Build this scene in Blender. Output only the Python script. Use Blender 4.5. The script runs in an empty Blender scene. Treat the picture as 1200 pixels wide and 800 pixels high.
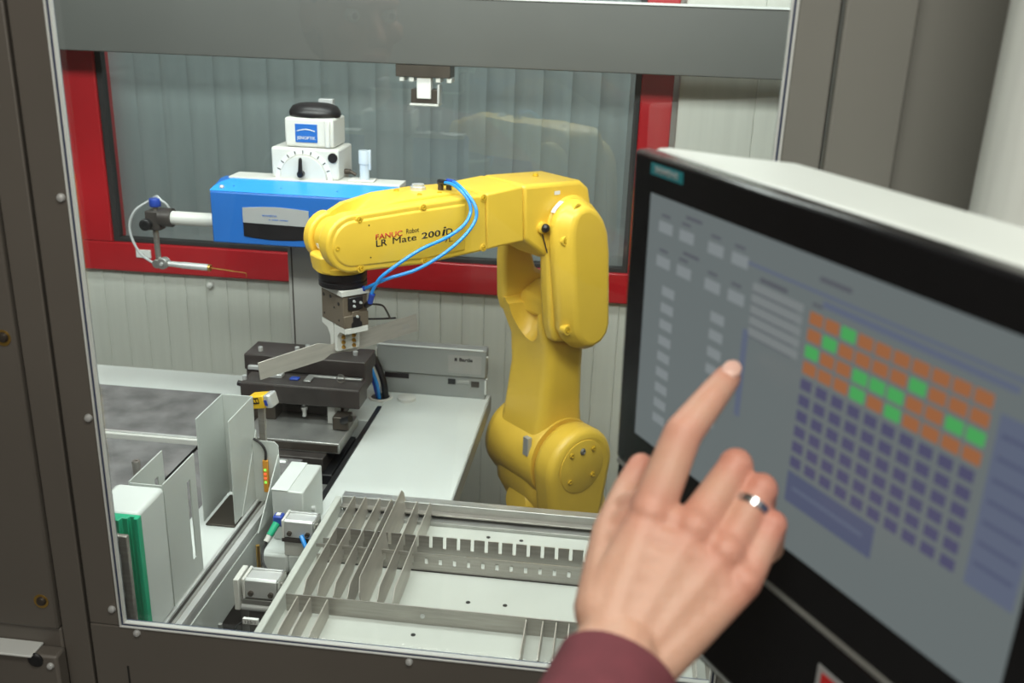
import bpy, bmesh, math, random
from mathutils import Vector, Matrix
random.seed(7)
SC = bpy.context.scene
COL = SC.collection
R = math.radians

# ------------------------------------------------------------------ camera
def camera():
    p, r, y = R(19.6), R(1.95), R(6.25)
    fwd = Vector((-math.sin(y)*math.cos(p), math.cos(y)*math.cos(p), -math.sin(p)))
    right = Vector((math.cos(y), math.sin(y), 0)); up = right.cross(fwd)
    r2 = right*math.cos(r)+up*math.sin(r); u2 = -right*math.sin(r)+up*math.cos(r)
    c = bpy.data.cameras.new('camera'); o = bpy.data.objects.new('camera', c); COL.objects.link(o)
    m = Matrix((r2, u2, -fwd)).transposed().to_4x4(); m.translation = (0, 0, 1.65)
    o.matrix_world = m
    c.sensor_width = 36; c.lens = 34.2; c.clip_start = .02
    c.dof.use_dof = True; c.dof.focus_distance = 1.32; c.dof.aperture_fstop = 6.2; c.dof.aperture_blades = 0
    SC.camera = o
camera()

# ------------------------------------------------------------------ world, lights, exposure
w = bpy.data.worlds.new('world'); SC.world = w; w.use_nodes = True
w.node_tree.nodes['Background'].inputs[0].default_value = (.75, .85, 1, 1)
w.node_tree.nodes['Background'].inputs[1].default_value = .12
SC.view_settings.view_transform = 'Standard'; SC.view_settings.look = 'None'
SC.view_settings.exposure = 0.0; SC.view_settings.gamma = 1.0; SC.view_settings.use_curve_mapping = False

def area(name, loc, sx, sy, power, col, rot=(0, 0, 0)):
    l = bpy.data.lights.new(name, 'AREA'); l.shape = 'RECTANGLE'; l.size = sx; l.size_y = sy
    l.energy = power; l.color = col
    o = bpy.data.objects.new(name, l); COL.objects.link(o); o.location = loc; o.rotation_euler = rot
    return o
WARM = (1, .97, .88); NEUT = (.93, 1, .96)
area('cell_light', (-.45, .95, 1.90), 1.95, .12, 17, NEUT, (R(62), 0, 0))            # luminaire over the cell, in front of the robot
area('cell_light_rear', (-.35, 1.36, 2.36), 1.5, .22, 16, NEUT)
area('room_light', (.20, -.02, 2.60), 1.3, .30, 17, WARM)              # ceiling luminaires of the hall
area('room_light_rear', (-.2, -1.2, 2.60), 1.8, .50, 34, WARM)
area('added_slat_backlight', (-.55, 2.62, 1.9), 1.6, .9, 26, NEUT, (R(-72), 0, 0))   # added, unseen lamp that backlights the blind slats

# ------------------------------------------------------------------ materials
def mat(name, col, rough=.5, metal=0., noise=0., nscale=40, bump=0., bscale=200, sss=0., coat=0., stretch=None, spec=.5, emit=None, estr=0.):
    m = bpy.data.materials.new(name); m.use_nodes = True
    nt = m.node_tree; b = nt.nodes['Principled BSDF']
    b.inputs['Base Color'].default_value = (*col, 1); b.inputs['Roughness'].default_value = rough
    b.inputs['Metallic'].default_value = metal; b.inputs['Specular IOR Level'].default_value = spec
    if coat: b.inputs['Coat Weight'].default_value = coat
    if sss:
        b.inputs['Subsurface Weight'].default_value = sss; b.inputs['Subsurface Radius'].default_value = (.012, .005, .003)
        b.inputs['Subsurface Scale'].default_value = .6
    if emit:
        b.inputs['Emission Color'].default_value = (*emit, 1); b.inputs['Emission Strength'].default_value = estr
    tc = nt.nodes.new('ShaderNodeTexCoord'); mp = nt.nodes.new('ShaderNodeMapping')
    nt.links.new(tc.outputs['Object'], mp.inputs[0])
    if stretch: mp.inputs['Scale'].default_value = stretch
    if noise:
        n = nt.nodes.new('ShaderNodeTexNoise'); n.inputs['Scale'].default_value = nscale; n.inputs['Detail'].default_value = 5
        nt.links.new(mp.outputs[0], n.inputs['Vector'])
        r = nt.nodes.new('ShaderNodeValToRGB')
        r.color_ramp.elements[0].position = .3; r.color_ramp.elements[1].position = .7
        r.color_ramp.elements[0].color = (*[c*(1-noise) for c in col], 1); r.color_ramp.elements[1].color = (*[min(1, c*(1+noise)) for c in col], 1)
        nt.links.new(n.outputs['Fac'], r.inputs[0]); nt.links.new(r.outputs[0], b.inputs['Base Color'])
        q = nt.nodes.new('ShaderNodeMath'); q.operation = 'MULTIPLY_ADD'; q.inputs[1].default_value = .12; q.inputs[2].default_value = max(0, rough-.06)
        nt.links.new(n.outputs['Fac'], q.inputs[0]); nt.links.new(q.outputs[0], b.inputs['Roughness'])
    if bump:
        n2 = nt.nodes.new('ShaderNodeTexNoise'); n2.inputs['Scale'].default_value = bscale; n2.inputs['Detail'].default_value = 3
        nt.links.new(mp.outputs[0], n2.inputs['Vector'])
        bp = nt.nodes.new('ShaderNodeBump'); bp.inputs['Strength'].default_value = bump; bp.inputs['Distance'].default_value = .001
        nt.links.new(n2.outputs['Fac'], bp.inputs['Height']); nt.links.new(bp.outputs[0], b.inputs['Normal'])
    return m

def glass(name, tint, refl, rough=0.):
    m = bpy.data.materials.new(name); m.use_nodes = True; nt = m.node_tree; nt.nodes.clear()
    o = nt.nodes.new('ShaderNodeOutputMaterial'); mx = nt.nodes.new('ShaderNodeMixShader')
    t = nt.nodes.new('ShaderNodeBsdfTransparent'); t.inputs[0].default_value = (*tint, 1)
    g = nt.nodes.new('ShaderNodeBsdfGlossy'); g.inputs['Roughness'].default_value = rough
    lw = nt.nodes.new('ShaderNodeLayerWeight'); lw.inputs['Blend'].default_value = .5
    pw = nt.nodes.new('ShaderNodeMath'); pw.operation = 'POWER'; pw.inputs[1].default_value = 5
    f = nt.nodes.new('ShaderNodeMath'); f.operation = 'MULTIPLY_ADD'; f.inputs[1].default_value = 1-refl; f.inputs[2].default_value = refl
    nt.links.new(lw.outputs['Facing'], pw.inputs[0]); nt.links.new(pw.outputs[0], f.inputs[0]); nt.links.new(f.outputs[0], mx.inputs[0]); nt.links.new(t.outputs[0], mx.inputs[1]); nt.links.new(g.outputs[0], mx.inputs[2])
    nt.links.new(mx.outputs[0], o.inputs[0])
    return m

M = dict(
    yellow=mat('robot_yellow', (.80, .525, .055), .36, noise=.04, nscale=14, bump=.05, bscale=600),
    yellow_dk=mat('bolt_yellow', (.62, .39, .02), .4),
    red_ink=mat('red_ink', (.55, .02, .02), .5), black_ink=mat('black_ink', (.015, .015, .015), .5),
    black=mat('black_plastic', (.012, .012, .013), .38, noise=.1), rubber=mat('black_rubber', (.02, .02, .02), .7),
    darkmetal=mat('dark_anodised', (.060, .052, .048), .42, metal=.3, noise=.18, nscale=30),
    gripbrown=mat('hard_anodised_brown', (.19, .155, .115), .4, metal=.35, noise=.1, nscale=25),
    sticker=mat('pale_sticker', (.30, .295, .28), .5),
    darkbrown=mat('brown_steel', (.075, .062, .05), .38, metal=.5, noise=.15, nscale=25),
    steel=mat('brushed_steel', (.40, .38, .35), .36, metal=.75, noise=.12, nscale=20, stretch=(1, 14, 14)),
    blade=mat('ground_sheet_steel', (.52, .49, .44), .45, metal=.45, noise=.10, nscale=18, stretch=(1, 8, 8)),
    zinc=mat('galvanised_sheet', (.42, .42, .40), .38, metal=.7, noise=.15, nscale=22),
    alu=mat('aluminium', (.62, .63, .62), .34, metal=.4, noise=.08, nscale=30),
    white=mat('white_powder_coat', (.62, .655, .63), .45, noise=.04, nscale=9, bump=.05, bscale=900),
    tray=mat('pale_tray_coat', (.47, .485, .445), .5, noise=.05, nscale=8),
    bracket=mat('light_grey_sheet', (.56, .59, .56), .42, noise=.05, nscale=7, metal=.1),
    whitebox=mat('ivory_enamel', (.64, .64, .60), .35, noise=.03),
    granite=mat('worn_grey_felt', (.17, .165, .165), .75, noise=.35, nscale=22, bump=.3, bscale=500),
    blue=mat('blue_enamel', (.02, .13, .45), .38, noise=.05, nscale=8),
    bluetop=mat('light_blue_enamel', (.03, .30, .80), .38, noise=.05, nscale=8),
    hose=mat('blue_hose', (.02, .26, .72), .28, coat=.3), hosefit=mat('blue_fitting', (.02, .06, .35), .35),
    silver=mat('silver_label', (.45, .46, .46), .4, metal=.3), labelwhite=mat('label_white', (.7, .7, .68), .5),
    red=mat('red_frame_paint', (.42, .012, .018), .33, noise=.08, nscale=6, coat=.2),
    panel=mat('beige_wall_sheet', (.60, .61, .55), .55, noise=.05, nscale=9, stretch=(6, 1, .3)),
    slat=mat('vertical_blind_cloth', (.40, .43, .43), .7, noise=.10, nscale=8, stretch=(6, 1, .5)),
    frame_lit=mat('taupe_frame_paint_lit', (.205, .203, .182), .42, noise=.05, nscale=5),  # same frame paint, lightened to paint in the stronger light on the right
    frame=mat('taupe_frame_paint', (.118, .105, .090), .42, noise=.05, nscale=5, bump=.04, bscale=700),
    framegrey=mat('grey_beam_paint', (.078, .080, .074), .42, noise=.04, nscale=5),
    gasketw=mat('pale_gasket', (.62, .64, .62), .35), gasketb=mat('blue_gasket', (.03, .045, .10), .4),
    groove=mat('dark_groove', (.02, .018, .016), .7),
    green=mat('green_plastic', (.01, .38, .20), .4), brass=mat('brass', (.6, .38, .10), .3, metal=.9),
    column=mat('grey_column_paint', (.40, .40, .375), .5, noise=.04, nscale=6),
    trunk=mat('grey_trunk_paint', (.25, .26, .25), .5, noise=.04, nscale=6),
    floor=mat('grey_floor', (.22, .22, .21), .6, noise=.15, nscale=4, bump=.2), ceil=mat('white_ceiling', (.6, .6, .58), .8, noise=.03, nscale=5),
    plaster=mat('grey_plaster', (.26, .25, .23), .8, noise=.08, nscale=5), dark=mat('dark_interior', (.045, .038, .034), .6, noise=.2, nscale=10),
    cable=mat('black_cable', (.02, .02, .022), .5), greycable=mat('grey_cable', (.45, .47, .47), .45),
    scanner=mat('yellow_scanner', (.80, .50, .02), .4), orange=mat('orange_strip', (.7, .30, .03), .5),
    ledg=mat('green_led', (.05, .3, .05), .4, emit=(.3, 1, .1), estr=1.2), ledr=mat('red_led', (.3, .03, .02), .4, emit=(1, .15, .05), estr=1.2),
    glassf=glass('cell_glass', (.97, .98, .975), .05), glassb=glass('rear_glass', (.94, .965, .96), .075),
    skin=None, sweater=mat('maroon_knit', (.155, .036, .047), .9, noise=.12, nscale=60, bump=.5, bscale=900),
    hair=mat('dark_brown_hair', (.03, .02, .014), .6, noise=.3, nscale=90, stretch=(1, 1, 6)), trousers=mat('dark_denim', (.03, .04, .07), .85, noise=.2, nscale=120),
    shoe=mat('black_shoe', (.02, .018, .016), .5), nail=mat('fingernail', (.72, .45, .37), .28, sss=.1), eye=mat('eye_white', (.7, .7, .68), .3), iris=mat('iris', (.05, .03, .02), .2), lip=mat('lip', (.42, .17, .14), .5),
    ringm=mat('ring_steel', (.6, .6, .6), .15, metal=1.),
    mon_white=mat('monitor_housing', (.62, .66, .63), .4, noise=.03, nscale=8), mon_black=mat('monitor_bezel', (.008, .008, .009), .22, noise=.05),
    teal=mat('teal_badge', (.02, .22, .25), .4), grey_trim=mat('grey_trim', (.30, .31, .29), .4, metal=.3), tube=mat('satin_tube', (.78, .81, .77), .35, metal=.1, noise=.05, nscale=12, stretch=(8, 8, .5)),
    acrylic=mat('clear_vial', (.55, .62, .68), .15),
)
def slatmat():
    m = M['slat']; nt = m.node_tree; b = nt.nodes['Principled BSDF']; out = nt.nodes['Material Output']
    t = nt.nodes.new('ShaderNodeBsdfTranslucent'); t.inputs[0].default_value = (.50, .53, .53, 1); mx = nt.nodes.new('ShaderNodeMixShader'); mx.inputs[0].default_value = .45
    nt.links.new(b.outputs[0], mx.inputs[1]); nt.links.new(t.outputs[0], mx.inputs[2]); nt.links.new(mx.outputs[0], out.inputs[0])
slatmat()
def screenmat(name, col, s=1.):
    m = mat(name, (.01, .01, .012), .3, spec=.12, emit=col, estr=s); return m
M['scr'] = screenmat('screen_light', (.128, .150, .150), 1.)
M['scr_btn'] = screenmat('screen_button', (.20, .225, .23)); M['scr_blue'] = screenmat('screen_blue', (.075, .088, .145))
M['scr_or'] = screenmat('screen_orange', (.30, .115, .045)); M['scr_gr'] = screenmat('screen_green', (.06, .34, .09))
M['scr_lav'] = screenmat('screen_lavender', (.068, .068, .13)); M['scr_panel'] = screenmat('screen_panel', (.10, .12, .175)); M['scr_list'] = screenmat('screen_list', (.18, .20, .20)); M['scr_dark'] = screenmat('screen_text', (.085, .09, .105))

def skinmat():
    m = mat('skin', (.56, .31, .215), .48, sss=.12, bump=.35, bscale=420); nt = m.node_tree; b = nt.nodes['Principled BSDF']
    a = nt.nodes.new('ShaderNodeAttribute'); a.attribute_name = 'flush'
    tc = nt.nodes.new('ShaderNodeTexCoord'); n = nt.nodes.new('ShaderNodeTexNoise'); n.inputs['Scale'].default_value = 55; n.inputs['Detail'].default_value = 4
    nt.links.new(tc.outputs['Object'], n.inputs['Vector'])
    r = nt.nodes.new('ShaderNodeValToRGB'); r.color_ramp.elements[0].position = .3; r.color_ramp.elements[1].position = .75
    r.color_ramp.elements[0].color = (.60, .36, .26, 1); r.color_ramp.elements[1].color = (.56, .31, .215, 1)
    nt.links.new(n.outputs['Fac'], r.inputs[0])
    mx = nt.nodes.new('ShaderNodeMixRGB'); mx.inputs[2].default_value = (.60, .19, .14, 1)
    nt.links.new(a.outputs['Fac'], mx.inputs[0]); nt.links.new(r.outputs[0], mx.inputs[1]); nt.links.new(mx.outputs[0], b.inputs['Base Color'])
    return m
M['skin'] = skinmat()

# ------------------------------------------------------------------ mesh helpers
class MB:
    def __init__(s): s.bm = bmesh.new(); s.mi = 0
    def _f(s, vs):
        try: f = s.bm.faces.new(vs); f.material_index = s.mi; return f
        except ValueError: return None
    def box(s, a, b, mtx=None):
        x0, y0, z0 = a; x1, y1, z1 = b
        v = [Vector(p) for p in ((x0,y0,z0),(x1,y0,z0),(x1,y1,z0),(x0,y1,z0),(x0,y0,z1),(x1,y0,z1),(x1,y1,z1),(x0,y1,z1))]
        if mtx: v = [mtx @ p for p in v]
        v = [s.bm.verts.new(p) for p in v]
        for q in ((3,2,1,0),(4,5,6,7),(0,1,5,4),(1,2,6,5),(2,3,7,6),(3,0,4,7)): s._f([v[i] for i in q])
        return s
    def rings(s, rings, cap=True, closed=False):
        vs = [[s.bm.verts.new(p) for p in r] for r in rings]; n = len(vs[0])
        m = len(vs)
        for i in range(m if closed else m-1):
            a, b = vs[i], vs[(i+1) % m]
            for j in range(n): s._f([a[j], a[(j+1)%n], b[(j+1)%n], b[j]])
        if cap and not closed: s._f(vs[0][::-1]); s._f(vs[-1])
        return s
    def cyl(s, p, q, r, r2=None, n=20):
        p, q = Vector(p), Vector(q); r2 = r if r2 is None else r2
        d = (q-p).normalized(); a = d.orthogonal().normalized(); b = d.cross(a)
        return s.rings([[c+rr*(a*math.cos(t)+b*math.sin(t)) for t in (2*math.pi*k/n for k in range(n))] for c, rr in ((p, r), (q, r2))])
    def lathe(s, prof, o=(0,0,0), ax=(0,0,1), n=28):
        d = Vector(ax).normalized(); a = d.orthogonal().normalized(); b = d.cross(a); o = Vector(o)
        return s.rings([[o+d*h+r*(a*math.cos(t)+b*math.sin(t)) for t in (2*math.pi*k/n for k in range(n))] for r, h in prof])
    def tube(s, pts, r, n=10, sub=6):
        P = [Vector(p) for p in pts]; Q = []
        for i in range(len(P)-1):
            p0 = P[max(0,i-1)]; p1 = P[i]; p2 = P[i+1]; p3 = P[min(len(P)-1,i+2)]
            for k in range(sub):
                t = k/sub; Q.append(.5*((2*p1)+(p2-p0)*t+(2*p0-5*p1+4*p2-p3)*t*t+(3*p1-p0-3*p2+p3)*t**3))
        Q.append(P[-1]); rs = []; a = None
        for i, q in enumerate(Q):
            d = (Q[min(i+1,len(Q)-1)]-Q[max(0,i-1)]).normalized()
            a = d.orthogonal().normalized() if a is None else (a-d*a.dot(d)).normalized()
            b = d.cross(a); rs.append([q+r*(a*math.cos(2*math.pi*k/n)+b*math.sin(2*math.pi*k/n)) for k in range(n)])
        return s.rings(rs)
    def prism(s, poly, lo, hi, fn):
        # poly 2-D, fn(u, v, w) -> point, extruded along w
        n = len(poly)
        a = [s.bm.verts.new(fn(u, v, lo)) for u, v in poly]; b = [s.bm.verts.new(fn(u, v, hi)) for u, v in poly]
        s._f(a[::-1]); s._f(b)
        for i in range(n): s._f([a[i], a[(i+1)%n], b[(i+1)%n], b[i]])
        return s
    def loft(s, secs): return s.rings(secs)
    def ball(s, c, r, n=14, sc=(1,1,1), mtx=None):
        prof = [(math.sin(math.pi*k/(n//2)), -math.cos(math.pi*k/(n//2))) for k in range(n//2+1)]
        prof[0] = (1e-4, -1); prof[-1] = (1e-4, 1)
        c = Vector(c); rr = []
        for a, h in prof:
            ring = [Vector((a*math.cos(2*math.pi*k/n)*r*sc[0], a*math.sin(2*math.pi*k/n)*r*sc[1], h*r*sc[2])) for k in range(n)]
            rr.append([c+(mtx @ p if mtx else p) for p in ring])
        return s.rings(rr)
    def cone(s, p, q, r1, r2, n=14):      # capsule with two radii
        p, q = Vector(p), Vector(q); d = q-p; L = d.length
        if L < 1e-6: return s.ball(p, r1, n)
        d /= L; a = d.orthogonal().normalized(); b = d.cross(a); rr = []
        for k in range(5):
            t = math.pi/2*k/4; rr.append((p-d*r1*math.cos(t), max(r1*math.sin(t), 1e-5)))
        for k in range(1, 5):
            f = k/4; rr.append((p+d*L*f, r1+(r2-r1)*f))
        for k in range(1, 5):
            t = math.pi/2*k/4; rr.append((q+d*r2*math.sin(t), max(r2*math.cos(t), 1e-5)))
        return s.rings([[c+r*(a*math.cos(2*math.pi*k/n)+b*math.sin(2*math.pi*k/n)) for k in range(n)] for c, r in rr])
    def build(s, name, m, parent=None, bevel=0., seg=2, smooth=40, loc=None):
        bmesh.ops.recalc_face_normals(s.bm, faces=s.bm.faces)
        me = bpy.data.meshes.new(name); s.bm.to_mesh(me); s.bm.free()
        for k in (m if isinstance(m, (list, tuple)) else [m]): me.materials.append(k)
        if smooth:
            me.shade_smooth(); me.set_sharp_from_angle(angle=R(smooth))
        o = bpy.data.objects.new(name, me); COL.objects.link(o)
        if parent: o.parent = parent
        if loc: o.location = loc
        if bevel:
            b = o.modifiers.new('bevel', 'BEVEL'); b.width = bevel; b.segments = seg; b.limit_method = 'ANGLE'; b.angle_limit = R(35); b.harden_normals = False
        return o
def empty(name, loc=(0,0,0), rz=0.):
    o = bpy.data.objects.new(name, None); COL.objects.link(o); o.location = loc; o.rotation_euler = (0,0,rz); o.empty_display_size = .05
    return o
def tag(o, label, cat, group=None):
    o['label'] = label; o['category'] = cat
    if group: o['group'] = group
    return o
def struct(o): o['kind'] = 'structure'; return o
def part(name, m, parent, fn, **k):
    b = MB(); fn(b); return b.build(name, m, parent, **k)
def box(name, a, b, m, parent=None, bevel=.001, **k): return MB().box(a, b).build(name, m, parent, bevel=bevel, **k)
def copy_tree(o, parent=None):
    c = o.copy(); COL.objects.link(c); c.parent = parent
    for ch in list(o.children): copy_tree(ch, c)
    return c
def evaluated_mesh(o):
    dg = bpy.context.evaluated_depsgraph_get(); return bpy.data.meshes.new_from_object(o.evaluated_get(dg))
def text(body, w, h, m, parent, mtx, name='lettering', depth=.0003, bold=0.):
    c = bpy.data.curves.new(name, 'FONT'); c.body = body; c.size = 1; c.extrude = 0.0; c.offset = bold; c.resolution_u = 3
    t = bpy.data.objects.new('tmp_text', c); COL.objects.link(t)
    me = evaluated_mesh(t); bpy.data.objects.remove(t); bpy.data.curves.remove(c)
    xs = [v.co.x for v in me.vertices]; ys = [v.co.y for v in me.vertices]
    x0, x1, y0, y1 = min(xs), max(xs), min(ys), max(ys)
    for v in me.vertices: v.co = Vector(((v.co.x-x0)/(x1-x0)*w, (v.co.y-y0)/(y1-y0)*h, 0))
    bm = bmesh.new(); bm.from_mesh(me)
    r = bmesh.ops.extrude_face_region(bm, geom=bm.faces[:])
    for v in r['geom']:
        if isinstance(v, bmesh.types.BMVert): v.co.z += depth
    bm.to_mesh(me); bm.free()
    me.materials.clear(); me.materials.append(m); me.transform(mtx)
    o = bpy.data.objects.new(name, me); COL.objects.link(o); o.parent = parent
    return o
def fr(o, x, y, z): # matrix from origin and axes
    m = Matrix((x, y, z)).transposed().to_4x4(); m.translation = o; return m
XZ = lambda o: fr(o, (1,0,0), (0,0,1), (0,-1,0))       # lettering on a face towards -Y
def rect(w, h, r, n=4):
    out = []
    for cx, cy, a0 in ((w/2-r, h/2-r, 0), (-w/2+r, h/2-r, 90), (-w/2+r, -h/2+r, 180), (w/2-r, -h/2+r, 270)):
        for k in range(n+1): t = R(a0+90*k/n); out.append((cx+r*math.cos(t), cy+r*math.sin(t)))
    return out
def smooth_poly(p, n=4):
    out = []; N = len(p)
    for i in range(N):
        p0, p1, p2, p3 = [Vector(p[(i+k-1) % N]) for k in range(4)]
        for k in range(n):
            t = k/n; out.append(tuple(.5*((2*p1)+(p2-p0)*t+(2*p0-5*p1+4*p2-p3)*t*t+(3*p1-p0-3*p2+p3)*t**3)))
    return out

# ================================================================== SETTING: hall
struct(box('floor', (-2.6,-2.2,-.06), (2.4,2.7,0), M['floor'], bevel=0))
struct(box('ceiling', (-2.6,-2.2,2.72), (2.4,2.7,2.8), M['ceil'], bevel=0))
struct(box('wall_left', (-2.68,-2.2,0), (-2.6,2.7,2.72), M['plaster'], bevel=0))
struct(box('wall_right', (2.4,-2.2,0), (2.48,2.7,2.72), M['plaster'], bevel=0))
struct(box('wall_near', (-2.68,-2.28,0), (2.48,-2.2,2.72), M['plaster'], bevel=0))
# back wall: sandwich panel of narrow upright ribs, with a red framed window
wb = struct(box('wall_back', (-2.6,2.03,0), (2.4,2.10,.98), M['panel'], bevel=0))
RX0, RX1, RZ0, RZ1 = -1.25, .084, 1.04, 2.05
for a, b in (((-2.6,2.03,.98),(RX0+.02,2.10,2.72)), ((RX1-.02,2.03,.98),(2.4,2.10,2.72)), ((RX0+.02,2.03,RZ1-.02),(RX1-.02,2.10,2.72)), ((RX0+.02,2.03,.98),(RX1-.02,2.10,RZ0+.02))):
    box('wall_block', a, b, M['panel'], wb, bevel=0)
def ribmesh(h, W=.0485):
    b = MB(); p = [(.0001,.03),(.0001,.0010),(.0014,0),(W-.0016,0),(W-.0003,.0010),(W-.0003,.03)]
    b.prism(p, 0, h, lambda u, v, q: Vector((u, v, q))); o = b.build('panel_rib', M['panel'], wb, smooth=0); return o
rib_low = ribmesh(1.04); rib_low.location = (-1.5, 2.0, 0); first = True
for i in range(39):
    o = rib_low if i == 0 else rib_low.copy()
    if i: COL.objects.link(o)
    o.location = (-1.446+.0485*i, 2.0, 0)
rib_hi = ribmesh(1.6, .150)
for i in range(3):
    o = rib_hi if i == 0 else rib_hi.copy()
    if i: COL.objects.link(o)
    o.location = (RX1+.012+.150*i, 2.0, 1.04)
part('wall_button', M['whitebox'], wb, lambda b: b.lathe([(.0001,.012),(.006,.010),(.008,0)], (-.901,2.0,1.018), (0,-1,0), 14))
# red window
wn = struct(empty('window_1', (-.58, 2.0, 1.04)))
wn.location = (0,0,0)
for nm, a, b in (('frame_bar',(RX0,1.985,RZ0),(RX1,2.05,RZ0+.066)), ('frame_bar',(RX0,1.985,RZ1-.066),(RX1,2.05,RZ1)), ('frame_bar',(RX0,1.985,RZ0+.066),(RX0+.135,2.05,RZ1-.066)), ('frame_bar',(RX1-.063,1.985,RZ0+.066),(RX1,2.05,RZ1-.066))):
    box(nm, a, b, M['red'], wn, bevel=.003)
IX0, IX1, IZ0, IZ1 = RX0+.135, RX1-.063, RZ0+.066, RZ1-.066
for a, b in (((IX0,1.992,IZ0),(IX1,2.012,IZ0+.010)), ((IX0,1.992,IZ1-.01),(IX1,2.012,IZ1)), ((IX0,1.992,IZ0+.01),(IX0+.013,2.012,IZ1-.01)), ((IX1-.012,1.992,IZ0+.01),(IX1,2.012,IZ1-.01))):
    box('rubber_seal', a, b, M['rubber'], wn, bevel=.001)
box('window_pane', (IX0+.013,2.000,IZ0+.01), (IX1-.012,2.004,IZ1-.01), M['glassb'], wn, bevel=0)
box('hinge_plate', (-1.061,1.981,1.075), (-1.027,1.9855,1.093), M['labelwhite'], wn, bevel=.001)
slat0 = None
N = 20; 
for i in range(N):
    if slat0 is None:
        p = [(-.031,.004),(-.016,.0015),(0,0),(.016,.0015),(.031,.004),(.031,.0052),(.016,.0027),(0,.0012),(-.016,.0027),(-.031,.0052)]
        b = MB(); b.prism(p, 1.05, 2.05, lambda u, v, q: Vector((u, v, q))); slat0 = b.build('blind_slat', M['slat'], wn, smooth=60); o = slat0
    else:
        o = slat0.copy(); COL.objects.link(o)
    o.location = (-1.10+.0595*i, 2.075, 0); o.rotation_euler = (0, 0, R(15+random.uniform(-3, 3)))

# ================================================================== SETTING: front of the machine cell (Y .85)
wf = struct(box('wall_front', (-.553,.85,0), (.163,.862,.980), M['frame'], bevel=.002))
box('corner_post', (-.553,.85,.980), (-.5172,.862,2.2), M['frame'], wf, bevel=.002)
box('corner_post', (.1300,.85,.980), (.163,.862,2.2), M['frame_lit'], wf, bevel=.002)
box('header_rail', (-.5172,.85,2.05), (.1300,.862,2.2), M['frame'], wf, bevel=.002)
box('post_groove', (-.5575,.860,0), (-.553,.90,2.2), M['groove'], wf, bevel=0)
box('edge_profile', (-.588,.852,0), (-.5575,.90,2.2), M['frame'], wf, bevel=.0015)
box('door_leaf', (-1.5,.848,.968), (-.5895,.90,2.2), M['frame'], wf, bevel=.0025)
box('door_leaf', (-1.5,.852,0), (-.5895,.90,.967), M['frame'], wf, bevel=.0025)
box('lit_box_top', (-1.5,.826,.944), (-.612,.8515,.947), M['gasketw'], wf, bevel=.001)  # white plate paints in the light falling on the cover box top
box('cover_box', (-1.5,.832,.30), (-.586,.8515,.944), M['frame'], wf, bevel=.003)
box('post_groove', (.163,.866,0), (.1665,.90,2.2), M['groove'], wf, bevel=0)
box('side_panel', (.1665,.85,0), (.2235,.90,2.2), M['frame_lit'], wf, bevel=.0025)
box('side_panel', (.2265,.868,0), (1.6,.90,2.2), M['frame_lit'], wf, bevel=.0025)
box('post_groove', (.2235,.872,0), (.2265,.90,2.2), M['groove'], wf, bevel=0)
box('rail_joint', (-.5145,.8492,.70), (-.5125,.852,.928), M['groove'], wf, bevel=0)
def bolt(b, p, r=.0042, n=(0,-1,0)): b.lathe([(r,0),(r,.0012),(r*.8,.0030),(r*.35,.0038),(.0001,.0039)], p, n, 16)
for p in ((-.5235,1.457),(-.5235,1.231),(-.5240,1.002),(-.498,.9740),(-.192,.9742),(.075,.9745)):
    b = MB(); bolt(b, (p[0],.85,p[1])); b.build('bolt', M['alu'], wf)
for p in ((-.603,1.312),(-.605,1.004)):
    b = MB(); b.lathe([(.0085,0),(.0085,.0008),(.006,.001)], (p[0],.848,p[1]), (0,-1,0), 18); o = b.build('brass_washer', M['brass'], wf)
    b = MB(); bolt(b, (p[0]+.001,.847,p[1]+.001), .0055); b.build('bolt', M['darkbrown'], o)
b = MB(); bolt(b, (-.594,.832,.932), .004); b.build('bolt', M['alu'], wf)
b = MB(); bolt(b, (-.611,.832,.938), .009); b.build('bolt', M['black'], wf)
w2 = struct(empty('window_2'))
GX0, GX1, GZ0, GZ1 = -.5172, .1300, .9800, 2.05
for k, (m, y0, a, t) in enumerate(((M['gasketw'],.848,0,.0022), (M['gasketb'],.8495,.0022,.0018), (M['gasketw'],.8495,.0040,.0018))):
    x0, x1, z0, z1 = GX0+a, GX1-a, GZ0+a, GZ1-a
    b = MB(); e = y0+(.006 if k == 2 else .010); b.box((x0,y0,z0),(x1,e,z0+t)); b.box((x0,y0,z1-t),(x1,e,z1)); b.box((x0,y0,z0+t),(x0+t,e,z1-t)); b.box((x1-t,y0,z0+t),(x1,e,z1-t))
    b.build('gasket', m, w2, bevel=.0006)
box('window_pane', (GX0+.0062,.854,GZ0+.0062), (GX1-.0062,.858,GZ1-.0062), M['glassf'], w2, bevel=0)
# cross beam inside the cell at the back
cb = struct(box('trim_1', (-1.5,1.85,1.521), (.60,1.905,1.640), M['framegrey'], bevel=.002))
box('lit_beam_edge', (-1.5,1.848,1.640), (.60,1.905,1.6445), M['gasketw'], cb, bevel=.0008)  # pale strip paints the light caught by the beam's top edge
struct(box('trim_2', (.60,.95,0), (.66,1.98,2.3), M['framegrey'], bevel=.003))
struct(box('trim_3', (-1.56,.95,0), (-1.5,1.98,2.3), M['framegrey'], bevel=.003))
# cell base
struct(box('trim_4', (-1.46,.91,.48), (.59,1.98,.50), M['dark'], bevel=.002))
struct(box('trim_5', (-1.46,.92,0), (.59,1.97,.48), M['dark'], bevel=.002))

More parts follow.
